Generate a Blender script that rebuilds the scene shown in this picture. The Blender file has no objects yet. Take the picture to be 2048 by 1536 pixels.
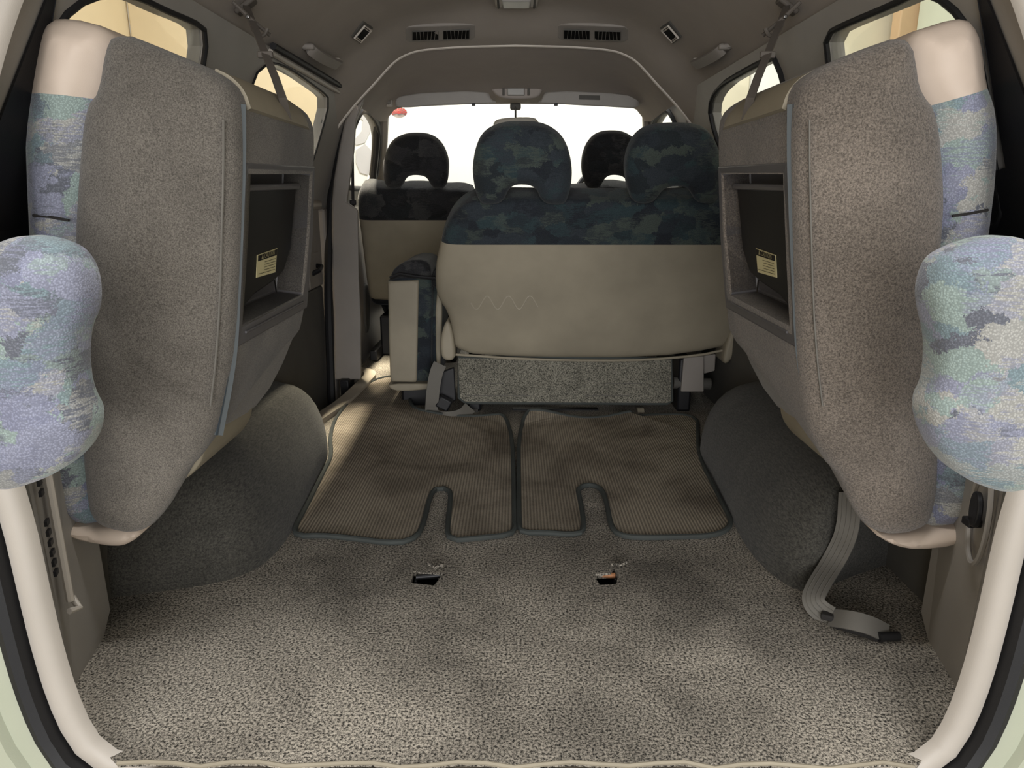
import bpy, bmesh, math, random
import numpy as np
from mathutils.geometry import delaunay_2d_cdt
from mathutils import Vector, Matrix, noise
random.seed(7)
SC = bpy.context.scene
COL = SC.collection

# ------------------------------------------------------------------ camera
FPX = 1420.0
CAM = Vector((0.0, -0.833, 0.771))
PITCH, YAW = math.radians(14.9), math.radians(0.25)
cd = bpy.data.cameras.new('camera'); cam = bpy.data.objects.new('camera', cd); COL.objects.link(cam)
cam.location = CAM; cam.rotation_euler = (math.pi/2 - PITCH, 0, YAW)
cd.sensor_width = 36.0; cd.lens = FPX/2048*36.0; cd.clip_start = 0.02
SC.camera = cam

# ------------------------------------------------------------------ world, lights, exposure
SC.view_settings.view_transform = 'Standard'; SC.view_settings.look = 'None'
SC.view_settings.gamma = 1.0; SC.view_settings.use_curve_mapping = False
SC.view_settings.exposure = 0.0
W = bpy.data.worlds.new('world'); SC.world = W; W.use_nodes = True
W.node_tree.nodes['Background'].inputs[0].default_value = (1.0, 0.99, 0.98, 1)
W.node_tree.nodes['Background'].inputs[1].default_value = 0.5

def area(name, loc, target, sx, sy, power, col):
    d = bpy.data.lights.new(name, 'AREA'); d.shape = 'RECTANGLE'; d.size = sx; d.size_y = sy
    d.energy = power; d.color = col
    o = bpy.data.objects.new(name, d); COL.objects.link(o); o.location = loc
    o.rotation_euler = (Vector(target) - Vector(loc)).to_track_quat('-Z', 'Y').to_euler()
    return o
# garage ceiling strips behind and left of the van, plus two added fills
area('garage_lamp_rear', (0.05, -0.16, 2.6), (0.05, 0.05, 0.0), 0.9, 0.45, 37, (1.0, 0.985, 0.965))
area('rear_fill_light', (0.0, -3.6, 0.75), (0, 1.2, 0.9), 3.2, 1.7, 150, (1.0, 0.99, 0.98))  # unseen fill added behind the camera to brighten ceiling and bench
strip = area('garage_lamp_left', (-0.86, 2.3, 2.75), (-0.80, 2.3, 0.0), 0.08, 1.2, 55, (1.0, 0.88, 0.70))
strip.rotation_euler = (0, 0.02, 0); strip.data.spread = math.radians(55)
area('front_wall_fill', (0.0, 3.6, 2.9), (0, 5.2, 0.9), 2.4, 0.5, 125, (1.0, 0.99, 0.96))  # added light that turns the garage's front wall white

# ------------------------------------------------------------------ pixel -> point at a real depth
_f = Vector((-math.sin(YAW)*math.cos(PITCH), math.cos(YAW)*math.cos(PITCH), -math.sin(PITCH)))
_r = Vector((math.cos(YAW), math.sin(YAW), 0)); _u = _r.cross(_f)
def ray(x, y): return _f + _r*((x-1024)/FPX) - _u*((y-768)/FPX)
def hit(x, y, p, n):
    r = ray(x, y); n = Vector(n); return CAM + r*((Vector(p)-CAM).dot(n)/r.dot(n))
def onX(x, y, v): return hit(x, y, (v, 0, 0), (1, 0, 0))
def onY(x, y, v): return hit(x, y, (0, v, 0), (0, 1, 0))
def onZ(x, y, v): return hit(x, y, (0, 0, v), (0, 0, 1))
def S(x): return 2066 - x                      # mirror about the van's centre line
def SP(pts): return [(S(a), b) for a, b in pts]

# ------------------------------------------------------------------ materials
def newmat(name):
    m = bpy.data.materials.new(name); m.use_nodes = True
    nt = m.node_tree; b = nt.nodes['Principled BSDF']; return m, nt, b
def N(nt, t, **k):
    n = nt.nodes.new(t)
    for a, v in k.items():
        if a.startswith('i_'):
            n.inputs[a[2:].replace('_', ' ')].default_value = v
        else: setattr(n, a, v)
    return n
def rgb(c): return (c[0], c[1], c[2], 1.0)
def lin(*c):                                   # sRGB 0-255 -> linear
    return tuple((v/255/12.92 if v/255 <= .04045 else ((v/255+.055)/1.055)**2.4) for v in c)
def ramp(nt, stops, interp='LINEAR'):
    n = nt.nodes.new('ShaderNodeValToRGB'); e = n.color_ramp.elements; n.color_ramp.interpolation = interp
    while len(e) < len(stops): e.new(0.5)
    for q, (p, c) in zip(e, stops): q.position = p; q.color = rgb(c)
    return n
def coords(nt, scale=(1, 1, 1)):
    t = N(nt, 'ShaderNodeTexCoord'); mp = N(nt, 'ShaderNodeMapping'); mp.inputs['Scale'].default_value = scale
    nt.links.new(t.outputs['Object'], mp.inputs['Vector']); return mp.outputs['Vector']
def noise_t(nt, vec, scale, detail=2, rough=.5, dist=0):
    n = N(nt, 'ShaderNodeTexNoise'); n.inputs['Scale'].default_value = scale; n.inputs['Detail'].default_value = detail
    n.inputs['Roughness'].default_value = rough; n.inputs['Distortion'].default_value = dist
    nt.links.new(vec, n.inputs['Vector']); return n
def mix(nt, fac, a, b, mode='MIX'):
    n = N(nt, 'ShaderNodeMix', data_type='RGBA', blend_type=mode)
    for s, v in ((n.inputs['Factor'], fac), (n.inputs['A'], a), (n.inputs['B'], b)): pass
    fi, ai, bi = n.inputs[0], n.inputs[6], n.inputs[7]
    for s, v in ((fi, fac), (ai, a), (bi, b)):
        if hasattr(v, 'links'): nt.links.new(v, s)
        elif isinstance(v, (int, float)): s.default_value = v
        else: s.default_value = rgb(v)
    return n.outputs[2]
def bump(nt, b, h, strength, dist):
    n = N(nt, 'ShaderNodeBump'); n.inputs['Strength'].default_value = strength; n.inputs['Distance'].default_value = dist
    nt.links.new(h, n.inputs['Height']); nt.links.new(n.outputs['Normal'], b.inputs['Normal'])

def plastic(name, col, rough=.5, var=.12, spec=.4, metal=0, vs=6):
    m, nt, b = newmat(name)
    v = coords(nt); n = noise_t(nt, v, vs, 4, .6)
    d = tuple(c*(1-var) for c in col); l = tuple(min(1, c*(1+var)) for c in col)
    r = ramp(nt, [(.3, d), (.7, l)]); nt.links.new(n.outputs['Fac'], r.inputs['Fac'])
    nt.links.new(r.outputs['Color'], b.inputs['Base Color'])
    b.inputs['Roughness'].default_value = rough; b.inputs['Specular IOR Level'].default_value = spec
    b.inputs['Metallic'].default_value = metal
    n2 = noise_t(nt, v, 700, 2); bump(nt, b, n2.outputs['Fac'], .12, .001)
    return m

def pile(name, dark, light, scale=520, bumpd=.003, stain=.25, stainscale=5, sheen=.25, rw=.12, aniso=(1, 1, 1)):
    """velour / felt / loop carpet: fibre speckle and worn soiled patches"""
    m, nt, b = newmat(name)
    v = coords(nt, aniso)
    n = noise_t(nt, v, scale, 3, .7); n3 = noise_t(nt, v, scale*.45, 2, .5)
    vv = coords(nt)
    big = noise_t(nt, vv, stainscale, 4, .6, .4)
    add = N(nt, 'ShaderNodeMath', operation='ADD'); nt.links.new(n.outputs['Fac'], add.inputs[0]); nt.links.new(n3.outputs['Fac'], add.inputs[1])
    hf = N(nt, 'ShaderNodeMath', operation='MULTIPLY'); nt.links.new(add.outputs[0], hf.inputs[0]); hf.inputs[1].default_value = .5
    mid = tuple((a+c)/2 for a, c in zip(dark, light))
    r = ramp(nt, [(.5-rw, dark), (.5, mid), (.5+rw, light)]); nt.links.new(hf.outputs[0], r.inputs['Fac'])
    st = ramp(nt, [(.35, (1-stain,)*3), (.62, (1, 1, 1))]); nt.links.new(big.outputs['Fac'], st.inputs['Fac'])
    c = mix(nt, 1.0, r.outputs['Color'], st.outputs['Color'], 'MULTIPLY')
    nt.links.new(c, b.inputs['Base Color'])
    b.inputs['Roughness'].default_value = 1.0; b.inputs['Specular IOR Level'].default_value = .1
    b.inputs['Sheen Weight'].default_value = sheen; b.inputs['Sheen Roughness'].default_value = .5
    bump(nt, b, hf.outputs[0], .8, bumpd)
    return m

def ribbed(name, dark, light, stain=.5):
    m, nt, b = newmat(name)
    v = coords(nt)
    w1 = N(nt, 'ShaderNodeTexWave', wave_type='BANDS', bands_direction='X'); w1.inputs['Scale'].default_value = 40
    w1.inputs['Distortion'].default_value = .6; w1.inputs['Detail Scale'].default_value = 6
    w2 = N(nt, 'ShaderNodeTexWave', wave_type='BANDS', bands_direction='Y'); w2.inputs['Scale'].default_value = 60
    w2.inputs['Distortion'].default_value = 1.5
    nt.links.new(v, w1.inputs['Vector']); nt.links.new(v, w2.inputs['Vector'])
    mu = N(nt, 'ShaderNodeMath', operation='MULTIPLY_ADD'); nt.links.new(w2.outputs['Fac'], mu.inputs[0]); mu.inputs[1].default_value = .35
    nt.links.new(w1.outputs['Fac'], mu.inputs[2])
    n = noise_t(nt, v, 420, 3, .7)
    ad = N(nt, 'ShaderNodeMath', operation='MULTIPLY_ADD'); nt.links.new(n.outputs['Fac'], ad.inputs[0]); ad.inputs[1].default_value = 1.5
    nt.links.new(mu.outputs[0], ad.inputs[2])
    r = ramp(nt, [(.15, dark), (.80, light)])
    sc = N(nt, 'ShaderNodeMath', operation='MULTIPLY'); sc.inputs[1].default_value = .5; nt.links.new(ad.outputs[0], sc.inputs[0]); nt.links.new(sc.outputs[0], r.inputs['Fac'])
    big = noise_t(nt, v, 4.2, 4, .6, .5)
    st = ramp(nt, [(.33, (1-stain, (1-stain)*.98, (1-stain)*.97)), (.6, (1, 1, 1))]); nt.links.new(big.outputs['Fac'], st.inputs['Fac'])
    c = mix(nt, 1.0, r.outputs['Color'], st.outputs['Color'], 'MULTIPLY')
    nt.links.new(c, b.inputs['Base Color']); b.inputs['Roughness'].default_value = 1
    b.inputs['Specular IOR Level'].default_value = .1
    bump(nt, b, mu.outputs[0], .8, .003)
    return m

def patterned(name, cols, weave=260, scale=9, gain=1.0, sheen=.5):
    """jacquard seat cloth: torn angular patches of colour over a fine weave"""
    m, nt, b = newmat(name)
    v = coords(nt)
    nd = noise_t(nt, v, 20, 6, .8)
    vm = N(nt, 'ShaderNodeVectorMath', operation='MULTIPLY_ADD'); nt.links.new(nd.outputs['Color'], vm.inputs[0]); vm.inputs[1].default_value = (.09, .09, .05)
    nt.links.new(v, vm.inputs[2])
    mp = N(nt, 'ShaderNodeMapping'); mp.inputs['Rotation'].default_value = (.5, .6, .5); mp.inputs['Scale'].default_value = (1, 1, 1.5)
    nt.links.new(vm.outputs[0], mp.inputs['Vector'])
    vo = N(nt, 'ShaderNodeTexVoronoi', distance='MANHATTAN'); vo.inputs['Scale'].default_value = scale*1.5; nt.links.new(mp.outputs[0], vo.inputs['Vector'])
    sep = N(nt, 'ShaderNodeSeparateColor'); nt.links.new(vo.outputs['Color'], sep.inputs[0])
    k = len(cols); r = ramp(nt, [(i/k, c) for i, c in enumerate(cols)], 'CONSTANT'); nt.links.new(sep.outputs[0], r.inputs['Fac'])
    # scratched second colour
    vs = coords(nt, (45, 45, 380)); ns = noise_t(nt, vs, 1.0, 4, .75)
    nb = noise_t(nt, v, 11, 3, .6, .8)
    mm = N(nt, 'ShaderNodeMath', operation='MULTIPLY'); nt.links.new(ns.outputs['Fac'], mm.inputs[0]); nt.links.new(nb.outputs['Fac'], mm.inputs[1])
    th = ramp(nt, [(.24, (0, 0, 0)), (.275, (1, 1, 1))]); nt.links.new(mm.outputs[0], th.inputs['Fac'])
    r2 = ramp(nt, [(i/k, cols[(i+2) % k]) for i in range(k)], 'CONSTANT'); nt.links.new(sep.outputs[1], r2.inputs['Fac'])
    sf = N(nt, 'ShaderNodeMath', operation='MULTIPLY'); sf.inputs[1].default_value = .7; nt.links.new(th.outputs['Color'], sf.inputs[0])
    c = mix(nt, sf.outputs[0], r.outputs['Color'], r2.outputs['Color'])
    # weave
    ch = N(nt, 'ShaderNodeTexVoronoi'); ch.inputs['Scale'].default_value = weave; nt.links.new(v, ch.inputs['Vector'])
    wr = ramp(nt, [(.15, (1.08*gain,)*3), (.6, (.70*gain,)*3)]); nt.links.new(ch.outputs['Distance'], wr.inputs['Fac'])
    c = mix(nt, 1.0, c, wr.outputs['Color'], 'MULTIPLY')
    nt.links.new(c, b.inputs['Base Color']); b.inputs['Roughness'].default_value = .95; b.inputs['Specular IOR Level'].default_value = .15
    b.inputs['Sheen Weight'].default_value = sheen; b.inputs['Sheen Roughness'].default_value = .45
    bump(nt, b, ch.outputs['Distance'], .35, .0015)
    return m

def glass(name):
    m, nt, b = newmat(name); nt.nodes.remove(b)
    t = N(nt, 'ShaderNodeBsdfTransparent'); t.inputs[0].default_value = (.96, .97, .96, 1)
    g = N(nt, 'ShaderNodeBsdfGlossy'); g.inputs['Roughness'].default_value = .02
    mx = N(nt, 'ShaderNodeMixShader'); mx.inputs[0].default_value = .05
    nt.links.new(t.outputs[0], mx.inputs[1]); nt.links.new(g.outputs[0], mx.inputs[2])
    nt.links.new(mx.outputs[0], nt.nodes['Material Output'].inputs['Surface']); return m

M = {}
M['carpet'] = pile('speckled_carpet', lin(44, 42, 39), lin(206, 197, 182), 520, .003, .55, 3.2, .05, .085)
M['flap'] = pile('flap_carpet', lin(44, 44, 41), lin(160, 156, 142), 520, .003, .25, 8, .05, .12)
M['arch'] = pile('wheel_arch_felt', lin(52, 51, 48), lin(88, 86, 80), 620, .002, .25, 6, .15, aniso=(1, .25, 1))
M['mat'] = ribbed('ribbed_mat', lin(66, 61, 55), lin(176, 165, 148))
M['binding'] = plastic('mat_binding', lin(62, 66, 64), .8, .2)
M['grey'] = pile('grey_velour', lin(80, 76, 71), lin(131, 125, 117), 1100, .0012, .40, 4.2, .15)
M['greyR'] = pile('worn_grey_velour', lin(80, 74, 68), lin(138, 128, 118), 800, .0022, .28, 4.5, .2)
M['inner'] = pile('seatback_cloth', lin(88, 83, 76), lin(126, 120, 110), 1100, .001, .15, 6, .15)
M['vinyl'] = plastic('beige_vinyl', lin(194, 178, 163), .55, .07, .35)
M['vinyl2'] = plastic('khaki_vinyl', lin(144, 136, 119), .55, .14, .35, vs=4)
M['scuff'] = plastic('rubbed_vinyl', lin(154, 146, 130), .6, .05)
M['cloth'] = patterned('pale_jacquard', [lin(124, 127, 146), lin(116, 132, 138), lin(136, 150, 146), lin(100, 103, 112), lin(154, 154, 150), lin(132, 135, 152)], 420, 13, 1.2, .25)
M['bench'] = patterned('shaded_jacquard', [lin(50, 56, 62), lin(54, 68, 72), lin(44, 48, 54), lin(74, 82, 78), lin(56, 62, 68), lin(46, 52, 56)], 520, 10, 1.0, .1)  # same cloth as the folded seats, its dimmer light put into the colours
M['velour_dark'] = patterned('charcoal_jacquard', [lin(44, 46, 48), lin(54, 54, 56), lin(40, 40, 42), lin(66, 66, 66)], 380, 8, 1.0, .15)
M['trim'] = plastic('beige_trim', lin(174, 167, 158), .5, .05)
M['trimgrey'] = plastic('grey_trim', lin(150, 146, 141), .55, .06)
M['headliner'] = plastic('headliner', lin(160, 152, 144), .85, .05, .15)
M['headliner2'] = plastic('front_headliner', lin(160, 152, 146), .85, .05, .15)
M['lip'] = plastic('lip_trim', lin(204, 196, 186), .6, .04)
M['doorpanel'] = plastic('door_panel', lin(140, 134, 128), .6, .06)
M['doorlow'] = plastic('door_lower_panel', lin(84, 82, 78), .75, .1)
M['black'] = plastic('black_plastic', lin(24, 24, 27), .45, .15)
M['tray'] = plastic('tray_black', lin(14, 14, 17), .5, .2)
M['frame'] = plastic('tray_frame', lin(88, 86, 88), .4, .08)
M['rubber'] = plastic('rubber_seal', lin(26, 26, 28), .6, .15)
M['zip'] = plastic('zip_tape', lin(76, 81, 83), .8, .06)
M['zipline'] = plastic('zip_teeth', lin(44, 52, 58), .6, .06)
M['body'] = plastic('body_paint', lin(172, 176, 157), .25, .03, .5)
M['metal'] = plastic('metal', lin(150, 150, 150), .3, .1, .5, 1)
M['darkmetal'] = plastic('dark_metal', lin(58, 58, 60), .4, .2, .5, .7)
M['rust'] = plastic('rusty_steel', lin(170, 120, 84), .6, .3, .4, .3, 60)
M['webbing'] = plastic('seat_belt_webbing', lin(104, 101, 95), .75, .06)
M['webdark'] = plastic('dark_webbing', lin(40, 38, 37), .8, .1)
M['strap'] = plastic('strap_webbing', lin(84, 78, 72), .7, .1)
M['step'] = plastic('step_edge', lin(176, 166, 150), .6, .1)
M['lens'] = plastic('lamp_lens', lin(150, 148, 144), .2, .05)
M['grille'] = plastic('grille', lin(16, 15, 15), .8, .1, .1)
M['fin'] = plastic('vent_fin', lin(120, 116, 110), .5, .1)
M['sticker'] = plastic('caution_paper', lin(214, 204, 160), .6, .05)
M['ink'] = plastic('ink', lin(30, 26, 22), .7, .05)
M['red'] = plastic('red_print', lin(214, 92, 92), .6, .05)
M['pinkwhite'] = plastic('pale_print', lin(206, 196, 192), .6, .03)
M['mirror'] = plastic('mirror_back', lin(176, 170, 158), .5, .05)
M['glass'] = glass('window_glass')
M['wallwhite'] = plastic('garage_white', lin(240, 238, 230), .9, .02, .1)
M['wallcream'] = plastic('garage_cream', lin(214, 206, 182), .9, .03, .1)
M['wallbeige'] = plastic('garage_beige', lin(218, 200, 166), .9, .03, .1)
M['wallgreen'] = plastic('garage_pale_green', lin(206, 210, 190), .9, .03, .1)
M['post'] = plastic('garage_post', lin(206, 176, 140), .8, .06, .1)
M['concrete'] = plastic('garage_floor', lin(150, 148, 144), .6, .1)
M['letter'] = plastic('wall_letter_grey', lin(196, 192, 190), .8, .03)

# ------------------------------------------------------------------ geometry helpers
def tag(o, label=None, cat=None, group=None, kind=None):
    for k, v in (('label', label), ('category', cat), ('group', group), ('kind', kind)):
        if v: o[k] = v
    return o
def thing(name, loc, label, cat, group=None):
    o = bpy.data.objects.new(name, None); COL.objects.link(o); o.location = loc; o.empty_display_size = .05
    return tag(o, label, cat, group)
def link(name, me, parent=None):
    o = bpy.data.objects.new(name, me); COL.objects.link(o)
    if parent:
        o.parent = parent
        if parent.type == 'EMPTY': o.location = -Vector(parent.location)
    return o
def fin(name, bm, mat, parent=None, smooth=True, bevel=0, recalc=True):
    if recalc: bmesh.ops.recalc_face_normals(bm, faces=bm.faces)
    me = bpy.data.meshes.new(name); bm.to_mesh(me); bm.free()
    for mm in (mat if isinstance(mat, (list, tuple)) else [mat]): me.materials.append(M[mm])
    if smooth:
        for p in me.polygons: p.use_smooth = True
    o = link(name, me, parent)
    if smooth:
        try: me.set_sharp_from_angle(angle=math.radians(40))
        except Exception: pass
    if bevel:
        md = o.modifiers.new('bevel', 'BEVEL'); md.width = bevel; md.segments = 2; md.limit_method = 'ANGLE'; md.angle_limit = .6
    return o
def struct(name, bm, mat, parent=None, **k):
    o = fin(name, bm, mat, parent, **k)
    if not parent: o['kind'] = 'structure'
    return o
def bm_box(c, s, rot=None, bm=None):
    bm = bm or bmesh.new()
    mt = Matrix.Translation(c) @ (rot.to_4x4() if rot else Matrix.Identity(4)) @ Matrix.Diagonal((s[0], s[1], s[2], 1))
    bmesh.ops.create_cube(bm, size=1, matrix=mt); return bm
def bm_prism(pts, vec, bm=None):
    """solid from a planar outline pushed along vec"""
    bm = bm or bmesh.new(); vec = Vector(vec)
    a = [bm.verts.new(p) for p in pts]; b = [bm.verts.new(Vector(p)+vec) for p in pts]
    bm.faces.new(a); bm.faces.new(b[::-1]); n = len(pts)
    for i in range(n): bm.faces.new((a[i], b[i], b[(i+1) % n], a[(i+1) % n]))
    return bm
def bm_loft(rings, closed=True, cap0=True, cap1=True, bm=None):
    bm = bm or bmesh.new()
    R = [[bm.verts.new(p) for p in r] for r in rings]; n = len(R[0])
    for a, b in zip(R, R[1:]):
        for i in range(n if closed else n-1):
            j = (i+1) % n; bm.faces.new((a[i], a[j], b[j], b[i]))
    if closed and cap0: bm.faces.new(R[0][::-1])
    if closed and cap1: bm.faces.new(R[-1])
    return bm
def smooth_line(pts, k=2, closed=False):
    pts = [Vector(p) for p in pts]
    for _ in range(k):
        q = []; n = len(pts)
        rng = range(n) if closed else range(n-1)
        if not closed: q.append(pts[0])
        for i in rng:
            a, b = pts[i], pts[(i+1) % n]; q += [a*.75+b*.25, a*.25+b*.75]
        if not closed: q.append(pts[-1])
        pts = q
    return pts
def resample(pts, n, closed=True):
    pts = [Vector(p) for p in pts]
    if closed: pts = pts+[pts[0]]
    L = [0]
    for a, b in zip(pts, pts[1:]): L.append(L[-1]+(b-a).length)
    out = []; j = 0; m = n if closed else n-1
    for i in range(n):
        t = L[-1]*i/m
        while j < len(L)-2 and L[j+1] < t: j += 1
        d = L[j+1]-L[j]; out.append(pts[j].lerp(pts[j+1], (t-L[j])/d if d > 1e-9 else 0))
    return out
def bm_tube(pts, r, n=8, closed=False, bm=None, flat=None, up=None):
    """round tube, or with flat=(width, thickness) a webbing strip"""
    bm = bm or bmesh.new(); pts = [Vector(p) for p in pts]; rings = []; m = len(pts); prev = None
    for i, p in enumerate(pts):
        a = pts[(i-1) % m] if (closed or i > 0) else p; b = pts[(i+1) % m] if (closed or i < m-1) else p
        t = (b-a).normalized()
        if up is not None:
            u = up[i] if isinstance(up, list) else up
            s = Vector(u); s = (s - t*s.dot(t)).normalized()
        elif prev is None:
            s = t.orthogonal().normalized()
        else: s = (prev - t*prev.dot(t)).normalized()
        prev = s; w = t.cross(s)
        if flat:
            h, k = flat[0]/2, flat[1]/2
            rings.append([p+s*k*e+w*h*d for d, e in ((-1, -1), (1, -1), (1, 1), (-1, 1))])
        else:
            rr = r[i] if isinstance(r, list) else r
            rings.append([p+(s*math.cos(2*math.pi*q/n)+w*math.sin(2*math.pi*q/n))*rr for q in range(n)])
    if closed: rings.append(rings[0])
    if closed:
        R = [[bm.verts.new(p) for p in rg] for rg in rings[:-1]]; R.append(R[0]); k = len(R[0])
        for a, b in zip(R, R[1:]):
            for i in range(k): bm.faces.new((a[i], a[(i+1) % k], b[(i+1) % k], b[i]))
        return bm
    return bm_loft(rings, bm=bm)
def area2(p): return sum(p[i][0]*p[(i+1) % len(p)][1]-p[(i+1) % len(p)][0]*p[i][1] for i in range(len(p)))/2
def inset(p, d):
    n = len(p); out = []
    for i in range(n):
        t = (p[(i+1) % n]-p[(i-1) % n]); t = t.normalized() if t.length > 1e-9 else Vector((1, 0))
        out.append(p[i]+Vector((-t.y, t.x))*d)
    return out
def bm_cushion(poly, w0, w1, rnd, mp, n=90, smooth=2, bulge=0, seg=5, bulge_in=.02):
    """padded solid: outline poly (u,v) between w0 and w1 with rolled edges; mp(u,v,w) gives the point"""
    p = [Vector((a[0], a[1])) for a in poly]
    if smooth: p = smooth_line(p, smooth, True)
    p = resample(p, n)
    if area2(p) < 0: p = p[::-1]
    P = np.array([(q.x, q.y) for q in p]); Q = np.roll(P, -1, 0); D = Q-P; DD = (D**2).sum(1)+1e-12
    def dist(X):
        t = np.clip(((X[:, None, :]-P[None])*D[None]).sum(2)/DD[None], 0, 1)
        return np.sqrt(((X[:, None, :]-(P[None]+t[..., None]*D[None]))**2).sum(2)).min(1)
    def inside(X):
        x, y = X[:, 0:1], X[:, 1:2]; c = (P[None, :, 1] > y) != (Q[None, :, 1] > y)
        xi = P[None, :, 0]+(y-P[None, :, 1])*D[None, :, 0]/np.where(abs(D[None, :, 1]) < 1e-12, 1e-12, D[None, :, 1])
        return ((c & (x < xi)).sum(1) % 2) == 1
    pts = [P]
    for f in (.06, .2, .42, .7, 1.0):
        X = np.array([(q.x, q.y) for q in inset(p, rnd*f)]); k = inside(X) & (dist(X) > rnd*f*.93); pts.append(X[k])
    lo, hi = P.min(0), P.max(0); g = max((hi-lo).max()/34, .006)
    gx, gy = np.meshgrid(np.arange(lo[0]+g/2, hi[0], g), np.arange(lo[1]+g/2, hi[1], g)); X = np.stack([gx.ravel(), gy.ravel()], 1)
    X = X[inside(X)]; X = X[dist(X) > rnd*1.06+g*.3]; pts.append(X)
    A = np.concatenate(pts); dd = dist(A); dd[:n] = 0
    vs, _, fs, ov, _, _ = delaunay_2d_cdt([Vector(a) for a in A], [(i, (i+1) % n) for i in range(n)], [], 1, 1e-7)
    r2 = np.clip(dd, 0, rnd); h = rnd-np.sqrt(np.maximum(rnd**2-(rnd-r2)**2, 0))
    t = np.clip((dd-rnd*.4)/max(bulge_in*2.5, 1e-6), 0, 1); bl = bulge*t*t*(3-2*t)
    sg = 1 if w1 > w0 else -1
    bm = bmesh.new(); top = []; bot = []
    for v, o in zip(vs, ov):
        k = o[0] if o else 0
        top.append(bm.verts.new(mp(v.x, v.y, w0+sg*(h[k]-bl[k])))); bot.append(bm.verts.new(mp(v.x, v.y, w1-sg*h[k])))
    for f in fs:
        try: bm.faces.new([top[i] for i in f]); bm.faces.new([bot[i] for i in f][::-1])
        except ValueError: pass
    m = {o[0]: i for i, o in enumerate(ov) if o and o[0] < n}
    for i in range(n):
        a, b = m.get(i), m.get((i+1) % n)
        if a is None or b is None: continue
        bm.faces.new((top[a], top[b], bot[b], bot[a]))
    bmesh.ops.delete(bm, geom=[v for v in bm.verts if not v.link_faces], context='VERTS')
    return bm
def split(bm, co, no):
    """cut a solid in two by a plane; returns (side along no, other side)"""
    b2 = bm.copy()
    for b, outer in ((bm, False), (b2, True)):
        r = bmesh.ops.bisect_plane(b, geom=b.verts[:]+b.edges[:]+b.faces[:], plane_co=co, plane_no=no,
                                   clear_outer=outer, clear_inner=not outer)
        ed = [e for e in r['geom_cut'] if isinstance(e, bmesh.types.BMEdge)]
        try: bmesh.ops.holes_fill(b, edges=[e for e in b.edges if e.is_boundary], sides=0)
        except Exception: pass
    return bm, b2
def carve(o, bm):
    """boolean-subtract a cutter and bake the result"""
    me = bpy.data.meshes.new('cut'); bmesh.ops.recalc_face_normals(bm, faces=bm.faces); bm.to_mesh(me); bm.free()
    c = bpy.data.objects.new('cut', me); COL.objects.link(c)
    c.matrix_world = Matrix.Identity(4); bpy.context.view_layer.update()
    md = o.modifiers.new('b', 'BOOLEAN'); md.object = c; md.operation = 'DIFFERENCE'; md.solver = 'EXACT'
    dg = bpy.context.evaluated_depsgraph_get(); nm = bpy.data.meshes.new_from_object(o.evaluated_get(dg))
    o.modifiers.remove(md); o.data = nm; bpy.data.objects.remove(c); bpy.data.meshes.remove(me)
def bm_sheet(outer, holes, mp, th=None):
    """flat outline with holes, as a sheet (or a slab: th = offset vector)"""
    bm = bmesh.new()
    for lp in [outer]+list(holes):
        v = [bm.verts.new((a[0], a[1], 0)) for a in lp]
        for i in range(len(v)): bm.edges.new((v[i], v[(i+1) % len(v)]))
    bmesh.ops.triangle_fill(bm, edges=bm.edges[:], use_beauty=True)
    bm.normal_update()
    if th is not None:
        r = bmesh.ops.extrude_face_region(bm, geom=bm.faces[:])
        nv = set(g for g in r['geom'] if isinstance(g, bmesh.types.BMVert))
    else: nv = set()
    for v in bm.verts:
        q = mp(v.co.x, v.co.y); v.co = q + (Vector(th) if v in nv else Vector((0, 0, 0)))
    return bm
def rrect(c, w, h, r, n=4):
    out = []
    for sx, sy, a0 in ((1, 1, 0), (-1, 1, 90), (-1, -1, 180), (1, -1, 270)):
        for i in range(n+1):
            a = math.radians(a0+90*i/n); out.append((c[0]+sx*(w/2-r)+r*math.cos(a), c[1]+sy*(h/2-r)+r*math.sin(a)))
    return out
def lerp_tab(tab, x):
    if x <= tab[0][0]: return tab[0][1]
    for (a, b), (c, d) in zip(tab, tab[1:]):
        if x <= c: return b+(d-b)*(x-a)/(c-a)
    return tab[-1][1]
def text_mesh(name, s, size, mat, parent, origin, ux, uy, off):
    cu = bpy.data.curves.new('t', 'FONT'); cu.body = s; cu.size = size; cu.extrude = .0001; cu.align_x = 'CENTER'; cu.align_y = 'CENTER'
    o = bpy.data.objects.new('t', cu); COL.objects.link(o); bpy.context.view_layer.update()
    me = bpy.data.meshes.new_from_object(o.evaluated_get(bpy.context.evaluated_depsgraph_get()))
    bpy.data.objects.remove(o)
    ux, uy = Vector(ux).normalized(), Vector(uy).normalized(); nz = Vector(off)
    for v in me.vertices: v.co = Vector(origin)+ux*v.co.x+uy*v.co.y+nz*(1+v.co.z/ max(nz.length, 1e-6)*.0)
    me.materials.clear(); me.materials.append(M[mat]); me.name = name
    return link(name, me, parent)

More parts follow.
